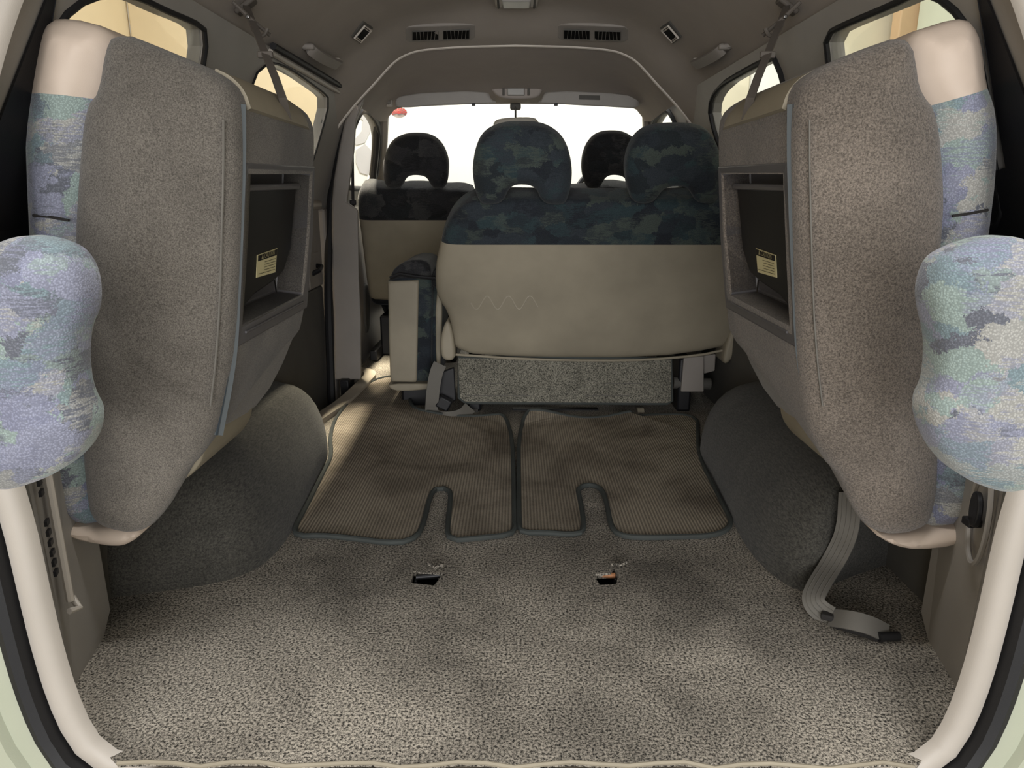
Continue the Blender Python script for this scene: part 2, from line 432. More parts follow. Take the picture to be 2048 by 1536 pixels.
# ------------------------------------------------------------------ garage around the van
def slab(name, a, b, mat): return struct(name, bm_box([(p+q)/2 for p, q in zip(a, b)], [abs(q-p) for p, q in zip(a, b)]), mat, smooth=False)
slab('floor_garage', (-4, -4, -.80), (4, 5.3, -.70), 'concrete')
slab('wall_front', (-4, 5.2, -.7), (4, 5.3, 3.2), 'wallwhite')
wl = slab('wall_outer_left', (-3.1, -4, -.7), (-3.0, 5.2, 3.2), 'wallbeige')
wr = slab('wall_outer_right', (3.0, -4, -.7), (3.1, 5.2, 3.2), 'wallcream')
wf = bpy.data.objects['wall_front']
for x0, x1, mt in ((-2.98, -2.2, 'wallbeige'), (-2.19, -1.38, 'wallbeige'), (1.40, 1.84, 'wallcream'), (2.22, 2.98, 'wallcream')):
    struct('panel', bm_box(((x0+x1)/2, 5.185, 1.25), (x1-x0, .03, 3.9)), mt, wf, smooth=False, bevel=.008)
pp = onX(1812, 30, 2.93)
struct('post', bm_box((2.93, pp.y, 1.25), (.14, .13, 3.9)), 'post', wr, smooth=False, bevel=.01)
struct('panel', bm_box((2.985, pp.y-.95, 1.25), (.03, 1.7, 3.9)), 'wallgreen', wr, smooth=False, bevel=.008)

# ------------------------------------------------------------------ van shell: floor
def wavy(y0, xs, amp): return [(x, y0+random.uniform(-amp, amp)) for x in xs]
front_edge = [(-.612, .028), (-.588, .008)]+[(-.56+i*.04, -.003+.004*math.sin(i*1.7)+random.uniform(-.003, .003)) for i in range(29)]+[(.588, .008), (.612, .028)]
floor_out = front_edge+[(.66, .05), (.82, .09), (.82, 3.3), (-.72, 3.3), (-.72, 2.16), (-.655, 2.10), (-.655, 1.62), (-.70, 1.5), (-.82, 1.4), (-.82, .09), (-.66, .05)]
def hole_px(pts): return [tuple(onZ(x, y, 0)[:2]) for x, y in pts]
holeL = hole_px([(827, 1142), (850, 1146), (893, 1147), (880, 1156), (868, 1171), (822, 1166)])
holeR = hole_px([(1186, 1148), (1222, 1146), (1228, 1134), (1236, 1150), (1233, 1168), (1200, 1170)])
bm = bm_sheet(floor_out, [holeL, holeR], lambda a, b: Vector((a, b, 0)), th=(0, 0, -.012))
floor = struct('floor', bm, 'carpet', smooth=False)
edge = [Vector((x, y-.001, -.003)) for x, y in front_edge[2:-2]]
struct('carpet_edge', bm_tube(edge, .0035, 6), 'vinyl2', floor)
struct('floor_pan', bm_box((0, 1.7, -.11), (1.56, 3.3, .06)), 'black', floor, smooth=False)

# ------------------------------------------------------------------ rear opening: beige trim, rubber seal, painted body
def frame_y(z): return 0.0 if z < .55 else (z-.55)*.33
half = [(0, -.012), (.30, -.012), (.50, -.012), (.565, -.004), (.592, .022), (.606, .066), (.616, .13), (.622, .22), (.626, .40), (.665, .62), (.675, .80), (.645, .97), (.585, 1.12), (.50, 1.25), (.36, 1.32), (0, 1.35)]
halfs = smooth_line([(a, 0, b) for a, b in half], 2)
loop = halfs + [Vector((-p.x, 0, p.z)) for p in halfs[-2:0:-1]]
loop = resample(loop, 150)
def frame_ring(off_out, dy):
    out = []; p2 = [Vector((p.x, p.z)) for p in loop]
    sgn = 1 if area2(p2) > 0 else -1
    for q in inset(p2, -off_out*sgn): out.append(Vector((q.x, frame_y(q.y)+dy, q.y)))
    return out
def frame_loft(name, prof, mat, parent=None):
    rings = [frame_ring(o, d) for o, d in prof]
    bm = bmesh.new(); R = [[bm.verts.new(p) for p in r] for r in rings]; R.append(R[0]); n = len(R[0])
    for a, b in zip(R, R[1:]):
        for i in range(n): bm.faces.new((a[i], a[(i+1) % n], b[(i+1) % n], b[i]))
    return struct(name, bm, mat, parent)
t1 = frame_loft('trim_1', [(.0, .014), (.003, .004), (.010, -.003), (.022, -.006), (.033, -.002), (.038, .014)], 'trim')
frame_loft('trim_2', [(.037, .0), (.040, -.016), (.050, -.022), (.062, -.016), (.066, .0), (.066, .03), (.037, .03)], 'rubber')
t3 = frame_loft('trim_3', [(.064, .0), (.075, -.006), (.10, -.006), (.106, -.018), (.16, -.022), (.19, .02), (.19, .06), (.064, .06)], 'body')
# grey scuff plate along the sill
struct('sill_plate', bm_prism([(-.50, -.004, -.016), (-.53, -.02, -.018), (-.52, -.06, -.026), (.52, -.06, -.026), (.53, -.02, -.018), (.50, -.004, -.016)], (0, 0, .006)), 'trimgrey', t1, smooth=False, bevel=.003)
# bump stop on left body edge
struct('bump_stop', bm_box((-.738, -.03, .075), (.012, .02, .035)), 'rubber', t3, bevel=.004)

# ------------------------------------------------------------------ side walls
LEAN = (.76-.615)/(1.13-.72)
def wallX(z): return .76-LEAN*(z-.72)
def onL(x, y): return hit(x, y, (-.76, 0, .72), (1, 0, -LEAN))
def onR(x, y): return hit(x, y, (.76, 0, .72), (1, 0, LEAN))
def yz(v): return (v.y, v.z)
def mpL(a, b): return Vector((-wallX(b), a, b))
def mpR(a, b): return Vector((wallX(b), a, b))
def smp(poly, k=2): return [tuple(v) for v in smooth_line([Vector(p) for p in poly], k, True)]
def dense(poly, k=3): return [tuple(v) for v in resample(smooth_line([Vector(p) for p in poly], k, True), 40)]

q_top = yz(onL(405, 55)); 
quarter = dense([yz(onL(60, 330)), yz(onL(66, 200)), yz(onL(100, 60)), yz(onL(165, -6)), yz(onL(260, -14)), yz(onL(330, 22)), yz(onL(392, 46)), yz(onL(411, 62)), yz(onL(411, 85)), yz(onL(400, 160)), (.78, .80), yz(onL(62, 470))], 2)
slide = dense([yz(onL(515, 140)), yz(onL(552, 118)), yz(onL(648, 186)), yz(onL(657, 196)), yz(onL(655, 220)), yz(onL(632, 300)), (1.72, .80), (1.02, .80), (.98, .90), yz(onL(492, 205)), yz(onL(505, 160))], 2)
door_open = [yz(onL(700, 196)), (2.0, 1.12)]
fdoor = [(2.14, .80), (2.16, 1.05), (2.26, 1.12), (2.62, 1.09), (2.80, 1.0), (2.99, .80)]
outerL = [(.02, .72), (3.25, .72), (3.05, .86), (2.70, 1.13), (.30, 1.13), (.12, 1.0)]
bm = bm_sheet(outerL, [quarter, slide, dense(fdoor, 2)], mpL, th=(-.035, 0, 0))
wL = struct('wall_left', bm, 'trimgrey', smooth=False)
quarterR = dense([yz(onR(2005, 400)), yz(onR(1990, 330)), yz(onR(1978, 200)), yz(onR(1950, 60)), yz(onR(1885, -6)), yz(onR(1840, -18)), yz(onR(1800, 5)), yz(onR(1670, 58)), yz(onR(1654, 72)), yz(onR(1654, 95)), yz(onR(1664, 165)), (.78, .80), yz(onR(2016, 476))], 2)
midR = dense([yz(onR(1415, 186)), yz(onR(1545, 110)), yz(onR(1560, 125)), yz(onR(1568, 170)), (.98, .90), (1.02, .80), (1.58, .80), yz(onR(1430, 275))], 2)
bm = bm_sheet(outerL, [quarterR, midR, dense(fdoor, 2)], mpR, th=(.035, 0, 0))
wR = struct('wall_right', bm, 'trimgrey', smooth=False)
# lower side linings (below the window line)
for s, wall, nm in ((-1, wL, 'left'), (1, wR, 'right')):
    struct('lower_lining', bm_box((s*.815, .60, .36), (.03, 1.10, .74)), 'doorlow', wall, smooth=False)
    struct('front_lining', bm_box((s*.775, 2.62, .32), (.07, 1.24, .80)), 'doorpanel', wall, smooth=False, bevel=.01)
struct('side_lining', bm_box((.79, 1.62, .36), (.06, 1.0, .74)), 'doorlow', wR, smooth=False, bevel=.01)
# window panes and their black seals
wn = 0
def window(poly, mp, wall_in, seal=True, name=None, seal_r=.008, seal_mat='rubber'):
    global wn; wn += 1
    th = Vector((.004 if mp is mpR else -.004, 0, 0))
    pts = [mp(a, b)+th*1.5 for a, b in poly]
    o = struct('window_%d' % wn, bm_prism(pts, th), 'glass', smooth=False)
    if seal: struct('seal', bm_tube([mp(a, b) - th*.5 for a, b in poly], seal_r, 8, True), seal_mat, o)
    return o
window(quarter, mpL, 1, seal_r=.0055)
w2 = window(slide, mpL, 1, seal_r=.003)
window(dense(fdoor, 2), mpL, 1, seal_r=.012)
window(quarterR, mpR, 1, seal_r=.006)
window(midR, mpR, 1, seal_r=.008)
window(dense(fdoor, 2), mpR, 1, seal_r=.012)
# printed border lines of the left quarter pane
# D-pillar lower lining panels beside the floor
def panelL(s):
    p = [(-.70*1, .14, -.01), (-.748, .325, -.005)]
    pts = [Vector((s*.66, .06, .0)), Vector((s*.715, .15, 0)), Vector((s*.742, .285, .0)), Vector((s*.748, .325, .03)), Vector((s*.752, .33, .40)), Vector((s*.74, .30, .70)), Vector((s*.66, .06, .70))]
    bm = bmesh.new(); a = [bm.verts.new(q) for q in pts]; b = [bm.verts.new(q+Vector((s*.035, 0, 0))) for q in pts]
    bm.faces.new(a); bm.faces.new(b[::-1]); n = len(pts)
    for i in range(n): bm.faces.new((a[i], b[i], b[(i+1) % n], a[(i+1) % n]))
    return bm
pl = struct('pillar_panel', panelL(-1), 'trimgrey', wL, smooth=False)
pr = struct('pillar_panel', panelL(1), 'trimgrey', wR, smooth=False)
for s, wall in ((-1, wL), (1, wR)):
    pts = [(s*(wallX(max(z, .72))-.006 if z > .72 else .755), .085+max(0, z-.55)*.33, z) for z in (.45, .6, .72, .78, .81, .9, 1.08)]
    pts2 = [(s*(wallX(max(z, .72))-.008 if z > .72 else .757), .45 if z < .8 else .26, z) for z in (.45, .6, .72, .78, .81, .9, 1.08)]
    rings = [[Vector(a), Vector(b), Vector(b)+Vector((s*.004, 0, 0)), Vector(a)+Vector((s*.004, 0, 0))] for a, b in zip(pts, pts2)]
    struct('gap_shade', bm_loft(rings), 'black', wall, smooth=False)  # black sheet put in for the deep shade between frame and seat
# slotted pocket strip on left panel
dirp = (Vector((-.742, .285, 0))-Vector((-.66, .06, 0))).normalized(); upz = Vector((0, 0, 1)); nin = Vector((dirp.y, -dirp.x, 0))
if nin.x < 0: nin = -nin
def onPanel(s, t, z, off=0): 
    d = Vector((s*-dirp.x if s > 0 else dirp.x, dirp.y, 0)); nn = Vector((nin.x if s < 0 else -nin.x, nin.y, 0))
    return Vector((s*.66, .06, 0))+d*t+upz*z+nn*off
struct('rail', bm_tube([onPanel(-1, .075, z, .004) for z in (.17, .3, .5, .68)], .006, 8), 'trim', pl)
for k in range(12):
    z = .235+k*.016+(.03 if k > 5 else 0)
    struct('slot', bm_box(onPanel(-1, .045, z, .0005), (.014, .004, .008), Matrix.Rotation(math.atan2(dirp.y, dirp.x), 3, 'Z')), 'black', pl, smooth=False)
rotp = Matrix((dirp, upz, nin)).transposed()
struct('hook', bm_tube([onPanel(-1, .06, .16, .004), onPanel(-1, .075, .155, .014), onPanel(-1, .085, .17, .004)], .005, 8), 'trim', pl)
# right panel: round boss and black blanking cap
cR = hit(1950, 1088, (.66, .06, 0), (nin.x, -nin.y, 0)) if False else onX(1945, 1095, .69)
bs = []
tt = [onPanel(1, .075+.045*math.cos(a), .315+.075*math.sin(a), .0015) for a in [i*math.pi/16 for i in range(32)]]
struct('boss', bm_tube(tt, .004, 6, True), 'trimgrey', pr)
capo = [onPanel(1, .072+.022*math.cos(a), .325+.027*math.sin(a), .004) for a in [i*math.pi/12 for i in range(24)]]
struct('blanking_cap', bm_prism(capo, onPanel(1, 0, 0, .008)-onPanel(1, 0, 0, 0)), 'black', pr, bevel=.002)
struct('cap_tab', bm_box(onPanel(1, .088, .298, .006), (.02, .02, .012)), 'black', pr, bevel=.002)
# dark recess cubby latch seen below each folded seat
struct('latch', bm_box((.735, .345, .265), (.02, .03, .03)), 'black', pr, bevel=.004)
struct('latch', bm_box((-.735, .345, .235), (.02, .03, .04)), 'black', pl, bevel=.004)

# sliding door (left): inner panel, handle, lower carpeted panel
door = bmesh.new()
d1 = struct('door_1', bm_box((-.775, 1.47, .58), (.05, .98, .30)), 'doorpanel', smooth=False, bevel=.012)
struct('ledge', bm_box((-.765, 1.47, .735), (.06, .98, .035)), 'trim', d1, bevel=.012)
struct('lower_panel', bm_box((-.775, 1.47, .12), (.04, .98, .62)), 'doorlow', d1, smooth=False, bevel=.01)
p = onX(630, 541, -.742)
hb = bm_tube([p+Vector((-.008, -.02, -.012)), p+Vector((.016, -.005, .0)), p+Vector((.016, .03, .012)), p+Vector((-.008, .04, .014))], .009, 8)
struct('door_handle', hb, 'black', d1)
struct('handle_plate', bm_box(p+Vector((-.008, .01, 0)), (.008, .14, .13)), 'doorpanel', d1, bevel=.004)
# window surround of the sliding door (light painted inner frame) and door jamb
def wall_pts(pxs, f): return [f(*q) for q in pxs]
struct('trim_4', bm_tube([onL(536, 104)+Vector((.005, 0, 0)), onL(610, 146)+Vector((.005, 0, 0)), onL(688, 192)+Vector((.005, 0, 0))], .008, 8), 'trim')
jam = smooth_line([onL(540, 92)+Vector((.008, 0, 0)), onL(620, 138)+Vector((.008, 0, 0)), onL(702, 188)+Vector((.01, 0, 0)), onL(698, 215)+Vector((.01, 0, 0)), onL(672, 300)+Vector((.01, 0, 0)), onL(655, 395)+Vector((.012, 0, 0)), onX(655, 560, -.735), onX(660, 700, -.735), onX(664, 830, -.73)], 2)
struct('trim_5', bm_tube(jam, [.009]*(len(jam)*3//5)+[.016]*(len(jam)-len(jam)*3//5), 8), 'rubber')
# B pillar (left)
bp = []
for (xa, xb, y, dx) in ((716, 732, 190, .0), (690, 712, 240, .0), (678, 708, 300, .0), (668, 700, 360, 0), (664, 694, 405, 0), (664, 716, 420, 0), (664, 718, 560, 0), (668, 722, 640, 0), (668, 722, 760, 0)):
    a = hit(xa, y, (0, 2.0, 0), (0, 1, 0)); b = hit(xb, y, (0, 2.0, 0), (0, 1, 0))
    bp.append([a, b, b+Vector((-.02, .10, 0)), a+Vector((-.03, .10, 0))])
struct('trim_6', bm_loft(bp), 'doorpanel', smooth=False, bevel=.008)
# B pillar (right)
bp = []
for (xa, xb, y) in ((1365, 1400, 205), (1372, 1412, 240), (1380, 1425, 290), (1390, 1440, 400), (1390, 1450, 700)):
    a = hit(xa, y, (0, 1.98, 0), (0, 1, 0)); b = hit(xb, y, (0, 1.98, 0), (0, 1, 0))
    bp.append([a, b, b+Vector((.03, .10, 0)), a+Vector((.02, .10, 0))])
struct('trim_7', bm_loft(bp), 'doorpanel', smooth=False, bevel=.008)

# wheel arch humps
def arch(foot, s, mirror_back=False):
    foot = [Vector(p) for p in foot]; rings = []
    K = 9
    for i in range(K+1):
        a = math.pi/2*i/K
        z = .235*math.sin(a)**.9; q = math.cos(a)**.8
        ring = []
        for p in foot:
            c = Vector((s*.80, min(max(p.y, .66), 1.12)))
            v = c+(p-c)*(.20+.80*q) if abs(p.x) < .79 else Vector((p.x, c.y+(p.y-c.y)*(.25+.75*q)))
            ring.append(Vector((v.x, v.y, z-.003)))
        rings.append(ring)
    return bm_loft(rings)
fL = [onZ(x, y, 0).xy for x, y in [(212, 1196), (300, 1186), (430, 1168), (500, 1146), (545, 1115), (582, 1068), (612, 1010), (640, 950), (656, 915), (655, 890)]]
fL = [tuple(v) for v in smooth_line([v.to_3d() for v in fL], 2)]; fL = [(a[0], a[1]) for a in fL]+[(-.62, 1.36), (-.70, 1.42), (-.80, 1.44)]
struct('wheel_arch', arch(fL, -1), 'arch', wL)
fR = [(.80, .55), (.70, .50)]+[tuple(onZ(x, y, 0).xy) for x, y in [(1612, 1192), (1540, 1150), (1488, 1090), (1455, 1020), (1425, 955), (1398, 915), (1400, 892)]]+[(.62, 1.36), (.70, 1.42), (.80, 1.44)]
fR = [(v[0], v[1]) for v in smooth_line([Vector((a, b, 0)) for a, b in fR], 2)]
struct('wheel_arch', arch(fR, 1), 'arch', wR)
# step well inside the sliding door and its curb
struct('step_well', bm_box((-.72, 1.86, -.16), (.15, .62, .02)), 'black', d1, smooth=False)
cb = smooth_line([onZ(612, 858, .004), onZ(652, 832, .004), onZ(690, 806, .004), onZ(722, 775, .004), onZ(745, 752, .004), onZ(728, 744, .004), onZ(700, 742, .004)], 2)
struct('trim_8', bm_tube(cb, .02, 8, flat=(.05, .03), up=Vector((0, 0, 1))), 'step')
struct('latch_block', bm_box(onX(694, 770, -.70), (.04, .10, .07)), 'black', d1, bevel=.006)

# ------------------------------------------------------------------ roof
PROF = [(0, 1.36), (.2, 1.352), (.35, 1.322), (.45, 1.276), (.53, 1.222), (.59, 1.172), (.64, 1.125), (.67, 1.08)]
HOOP = [(0, 1.293), (.20, 1.289), (.345, 1.279), (.40, 1.262), (.44, 1.24), (.48, 1.202), (.515, 1.166), (.585, 1.10), (.64, 1.04), (.70, .965)]
HEAD = [(0, 1.214), (.20, 1.212), (.40, 1.205), (.48, 1.19), (.53, 1.165), (.57, 1.12), (.60, 1.06), (.66, .98)]
HEAD2 = [(0, 1.172), (.3, 1.17), (.48, 1.165), (.55, 1.15), (.585, 1.11), (.61, 1.05), (.68, .97)]
PROFS = smooth_line([(a, b, 0) for a, b in PROF], 2); PROFS = [(v.x, v.y) for v in PROFS]
HOOPS = smooth_line([(a, b, 0) for a, b in HOOP], 2); HOOPS = [(v.x, v.y) for v in HOOPS]
def ss(t): t = max(0, min(1, t)); return t*t*(3-2*t)
YB, YH = 1.66, 1.95
def ceilZ(x, y):
    x = abs(x); a = lerp_tab(PROFS, x); b = lerp_tab(HOOPS, x)
    return a+(b-a)*(ss((y-YB)/(YH-YB))*.6+max(0, min(1, (y-YB)/(YH-YB)))*.4)
def onC(x, y, lo=.1, hi=3.2):
    r = ray(x, y); t = lo
    while t < hi:
        p = CAM+r*t
        if p.y < YH and p.y > 0 and p.z >= ceilZ(p.x, p.y): return p
        t += .002
    return CAM+r*hi
xs = [i/48*.655 for i in range(-48, 49)]
ys = [.06, .3, .7, 1.1, 1.4, 1.6, 1.66, 1.70, 1.74, 1.78, 1.82, 1.86, 1.90, 1.95]
bm = bm_loft([[Vector((x, y, ceilZ(x, y))) for x in xs] for y in ys], closed=False)
g = bmesh.ops.extrude_face_region(bm, geom=bm.faces[:])
for v in g['geom']:
    if isinstance(v, bmesh.types.BMVert): v.co.z += .03
ceil = struct('ceiling', bm, 'headliner')
# front headliner
rr = []
for t, prof, y in ((0, HOOPS, 1.952), (.5, None, 2.2), (1, HEAD, 2.45), (2, HEAD2, 2.62)):
    xs2 = [x*.59/.655 for x in xs]
    if prof: rr.append([Vector((x, y, lerp_tab(prof, abs(x)))) for x in xs2])
    else: rr.append([Vector((x, y, (lerp_tab(HOOPS, abs(x))+lerp_tab(HEAD, abs(x)))/2+.004)) for x in xs2])
bm = bm_loft(rr, closed=False)
g = bmesh.ops.extrude_face_region(bm, geom=bm.faces[:])
for v in g['geom']:
    if isinstance(v, bmesh.types.BMVert): v.co.z += .03
struct('front_headliner', bm, 'headliner2', ceil)
hoopline = [Vector((x, YH+.004, z+.002)) for x, z in [(-a, b) for a, b in HOOPS[::-1]]+HOOPS[1:]]
struct('lip', bm_tube(hoopline, .0075, 8), 'lip', ceil)

# ------------------------------------------------------------------ windscreen, A pillars, dashboard
ws = [(-.585, 2.62, 1.168), (.585, 2.62, 1.168), (.70, 3.30, .66), (-.70, 3.30, .66)]
w7 = struct('window_7', bm_prism(ws, (0, .004, .003)), 'glass', smooth=False)
for s in (-1, 1):
    o = struct('trim_%d' % (9 if s < 0 else 10), bm_tube([(s*.60, 2.60, 1.15), (s*.645, 2.80, 1.03), (s*.70, 3.02, .86), (s*.735, 3.18, .70)], .026, 8), 'doorpanel')
    struct('door_seal', bm_tube(smooth_line([(s*.615, 2.36, 1.165), (s*.625, 2.56, 1.13), (s*.66, 2.74, 1.03), (s*.71, 2.86, .86), (s*.745, 2.9, .68)], 2), .018, 8), 'rubber', o)
struct('wall_dash', bm_box((0, 3.13, .40), (1.46, .34, .52)), 'velour_dark', bevel=.05)
dash = thing('instrument_hood', (.42, 3.05, .66), 'dark instrument hood on the dashboard behind the steering wheel', 'dashboard')
fin('hood', bm_cushion(rrect((.42, .685), .40, .12, .05), 3.02, 3.12, .02, lambda u, v, w: Vector((u, w, v))), 'velour_dark', dash)
fin('gauge_glass', bm_prism([(a, 3.019, b) for a, b in rrect((.42, .685), .30, .07, .03)], (0, .004, 0)), 'black', dash)

# ------------------------------------------------------------------ floor mats
def mat_thing(pxs, extra, label, seam=None):
    pts = [onZ(x, y, .004).xy.to_3d() for x, y in pxs]+[Vector((a, b, 0)) for a, b in extra]
    pts = resample(smooth_line(pts, 2, True), 170)
    def zz(p):                                  # front hem curls up under the bench
        c = max(0, (p.y-1.50)/.10) if abs(p.x) < .42 else 0
        return .004+.022*min(c, 1)*(.5+.5*math.sin(p.x*16+.5))
    c = thing('floor_mat', (sum(p.x for p in pts)/len(pts), sum(p.y for p in pts)/len(pts), 0), label, 'mat')
    inner = inset([p.xy for p in pts], .004 if area2([p.xy for p in pts]) > 0 else -.004)
    bm = bm_sheet([tuple(p) for p in inner], [], lambda a, b: Vector((a, b, zz(Vector((a, b, 0)))+.004)), th=(0, 0, -.006))
    fin('mat_surface', bm, 'mat', c, smooth=False)
    fin('binding', bm_tube([Vector((p.x, p.y, zz(p)+.003)) for p in pts], .0068, 8, True), 'binding', c)
    return c
mat_thing([(1030, 1050), (1026, 1072), (960, 1078), (905, 1084), (893, 1070), (903, 990), (896, 980), (878, 977), (862, 985), (846, 1055), (830, 1080), (790, 1090), (700, 1078), (640, 1072), (580, 1076), (612, 1018), (648, 945), (664, 915)],
          [(-.61, 1.38), (-.64, 1.6), (-.63, 1.9), (-.60, 2.15), (-.42, 2.2), (-.40, 1.62), (-.25, 1.56), (-.10, 1.60), (-.012, 1.58)],
          'ribbed brown slotted floor mat on the left, running out to the side step')
mat_thing([(1037, 1050), (1042, 1068), (1090, 1067), (1150, 1072), (1170, 1064), (1160, 1000), (1154, 978), (1178, 970), (1204, 978), (1214, 1010), (1222, 1058), (1242, 1076), (1310, 1078), (1475, 1072), (1440, 1000), (1398, 918)],
          [(.60, 1.38), (.66, 1.62), (.45, 1.60), (.25, 1.56), (.10, 1.60), (.014, 1.59)],
          'ribbed brown slotted floor mat beside the right wheel arch')

# floor strikers
for hx, px, lab, mt, gl in ((holeL, (832, 890, 1155, 1150), 'dull steel seat striker bar in the torn carpet hole, left of centre', 'darkmetal', 0), (holeR, (1184, 1230, 1151, 1151), 'rusty steel seat striker bar in the torn carpet hole, right of centre', 'rust', 1)):
    a = onZ(px[0], px[2], -.008); b = onZ(px[1], px[3], -.008)
    o = thing('seat_striker', ((a.x+b.x)/2, (a.y+b.y)/2, -.05), lab, 'striker')
    fin('bar', bm_tube([a, b], .006, 10), mt, o)
    ce = sum((Vector((p[0], p[1], 0)) for p in hx), Vector())/len(hx)
    fin('cup', bm_prism([Vector((p[0], p[1], -.078)) for p in hx], (0, 0, .004)), 'black', o, smooth=False)
    for e in (a, b): fin('bracket', bm_box(e+Vector((0, 0, -.03)), (.006, .02, .055)), 'darkmetal', o, bevel=.002)
    # torn carpet flap
    fl = [Vector((hx[1][0]+.004+i*.008, hx[1][1]+.006+random.uniform(.004, .022), random.uniform(.004, .014))) for i in range(5)]
    fin('torn_tuft', bm_tube(fl, .0035, 5), 'carpet', o)

# ------------------------------------------------------------------ folded third-row seats
def folded_seat(side):
    L = side < 0
    mx = (lambda q: q) if L else SP
    YN, YF = .225, .66
    Yr = lambda pts, y=YN: [tuple(onY(a, b, y).xz) for a, b in pts]
    if L:
        back = [(218, 54), (330, 98), (440, 148), (466, 190), (470, 230), (472, 322), (467, 500), (458, 690), (440, 790), (424, 865), (398, 915), (372, 940), (345, 990), (325, 1025), (285, 1070), (240, 1075), (175, 1052), (160, 980), (150, 800), (143, 600), (138, 480), (146, 340), (158, 210), (186, 180), (196, 100)]
        cush = [(62, 90), (78, 40), (112, 25), (215, 52), (222, 110), (205, 185), (185, 210), (170, 360), (165, 480), (170, 700), (180, 960), (200, 1060), (150, 1055), (95, 1040), (74, 1005), (64, 955), (60, 800), (52, 600), (46, 480), (40, 350), (37, 262), (46, 180)]
        low = [(115, 1046), (150, 1052), (180, 1056), (240, 1052), (290, 1062), (262, 1086), (235, 1091), (200, 1086), (160, 1078), (135, 1066)]
        lab = 'grey third-row seat folded up on its side against the left wall'
    else:
        back = [(1605, 168), (1640, 135), (1720, 98), (1832, 60), (1845, 120), (1852, 180), (1882, 212), (1894, 280), (1901, 400), (1895, 480), (1886, 600), (1882, 800), (1888, 960), (1876, 1030), (1862, 1060), (1800, 1080), (1745, 1068), (1712, 1020), (1692, 962), (1655, 925), (1626, 868), (1614, 780), (1606, 690), (1600, 500), (1596, 322), (1597, 220)]
        cush = [(1835, 58), (1880, 44), (1930, 28), (1956, 36), (1976, 76), (1986, 170), (2002, 205), (2008, 262), (2004, 360), (1994, 440), (1988, 490), (1996, 700), (1986, 960), (1974, 1030), (1950, 1052), (1870, 1064), (1850, 1050), (1858, 960), (1856, 800), (1860, 600), (1870, 480), (1874, 400), (1866, 280), (1856, 220), (1825, 170), (1820, 100)]
        low = [(1745, 1066), (1800, 1070), (1855, 1060), (1920, 1052), (1962, 1040), (1952, 1066), (1905, 1090), (1830, 1098), (1785, 1090)]
        lab = 'grey third-row seat folded up on its side against the right wall'
    base = onY(230 if L else S(230), 1080, .4)
    t = thing('folded_seat', (base.x, .44, base.z), lab, 'car seat', 'folded third-row seats')
    mp = lambda u, v, w: Vector((u, w, v))
    mpb = lambda u, v, w: Vector((u, w, v+min(1.7*max(0, w-.25), .8)*max(0, .50-v)))
    bm = bm_cushion(Yr(back), YN-.01, YF, .035, mpb, 130, 1, bulge=.02, bulge_in=.03)
    # top inner cap in beige cloth
    zc = onY(470 if L else S(470), 207, .27).z
    bk = fin('backrest', bm, 'grey' if L else 'greyR', t)
    carve_z = zc
    # inner face plane
    a = onY(*mx([(472, 322)])[0], .26); b = onY(*mx([(460, 690)])[0], .26)
    dirn = Vector((b.x-a.x, 0, b.z-a.z)).normalized()
    nrm = Vector((-dirn.z, 0, dirn.x)); 
    if nrm.x*side > 0: nrm = -nrm                       # points to the aisle
    FP = lambda q, off=0: hit(*mx([q])[0], a, nrm)+nrm*off
    # recess for the tray
    hole = [FP(q) for q in [(484, 346), (611, 346), (605, 470), (594, 588), (470, 650), (478, 480)]]
    carve(bk, bm_prism([h+nrm*.08 for h in hole], -nrm*.155))
    bk.data.materials.clear(); bk.data.materials.append(M['grey' if L else 'greyR'])
    outer = [FP(q, .004) for q in [(473, 322), (617, 331), (613, 470), (602, 614), (458, 694), (467, 500)]]
    inn = [FP(q, .004) for q in [(484, 346), (611, 346), (605, 470), (594, 588), (470, 650), (478, 480)]]
    bm = bmesh.new()
    A = [bm.verts.new(p+nrm*.010) for p in outer]; B = [bm.verts.new(p+nrm*.008) for p in inn]
    C_ = [bm.verts.new(p-nrm*.05) for p in inn]; D = [bm.verts.new(p-nrm*.012) for p in outer]
    n = 6
    for P, Q in ((A, B), (B, C_), (D, A)):
        for i in range(n): bm.faces.new((P[i], P[(i+1) % n], Q[(i+1) % n], Q[i]))
    bm.faces.new(C_)
    fr = fin('tray_frame', bm, 'frame', t, smooth=False, bevel=.004)
    # folding tray leaf in the recess
    tp = [FP(q, -.012) for q in [(482, 372), (606, 370), (601, 420), (594, 500), (580, 545), (560, 565), (522, 592), (506, 612), (474, 640), (477, 500)]]
    tr = fin('tray_leaf', bm_prism(tp, -nrm*.014), 'tray', t, smooth=False, bevel=.004)
    fin('tray_edge', bm_tube([FP(q, -.010) for q in [(482, 378), (545, 376), (605, 374)]], .006, 8), 'frame', tr)
    lq = [(527, 512), (566, 498), (562, 546), (525, 557)]
    lp = [FP(q, -.0105) for q in lq]
    lb = fin('caution_label', bm_prism(lp, -nrm*.001), 'sticker', tr, smooth=False)
    top = [lp[0], lp[1], lp[1].lerp(lp[2], .26), lp[0].lerp(lp[3], .26)]
    ce = sum(lp, Vector())/4; sh = lambda pts, k, o: [ce+(p-ce)*k+nrm*o for p in pts]
    if L: ux = lp[1]-lp[0]
    else: ux = lp[0]-lp[1]
    uy = lp[0]-lp[3]
    fin('label_header', bm_prism(sh(top, .94, .0006), nrm*.0003), 'ink', tr, smooth=False)
    hc = sum(top, Vector())/4
    text_mesh('label_text', '\u25B2 CAUTION', (lp[1]-lp[0]).length*.115, 'sticker', tr, hc, ux, uy, nrm*.0014)
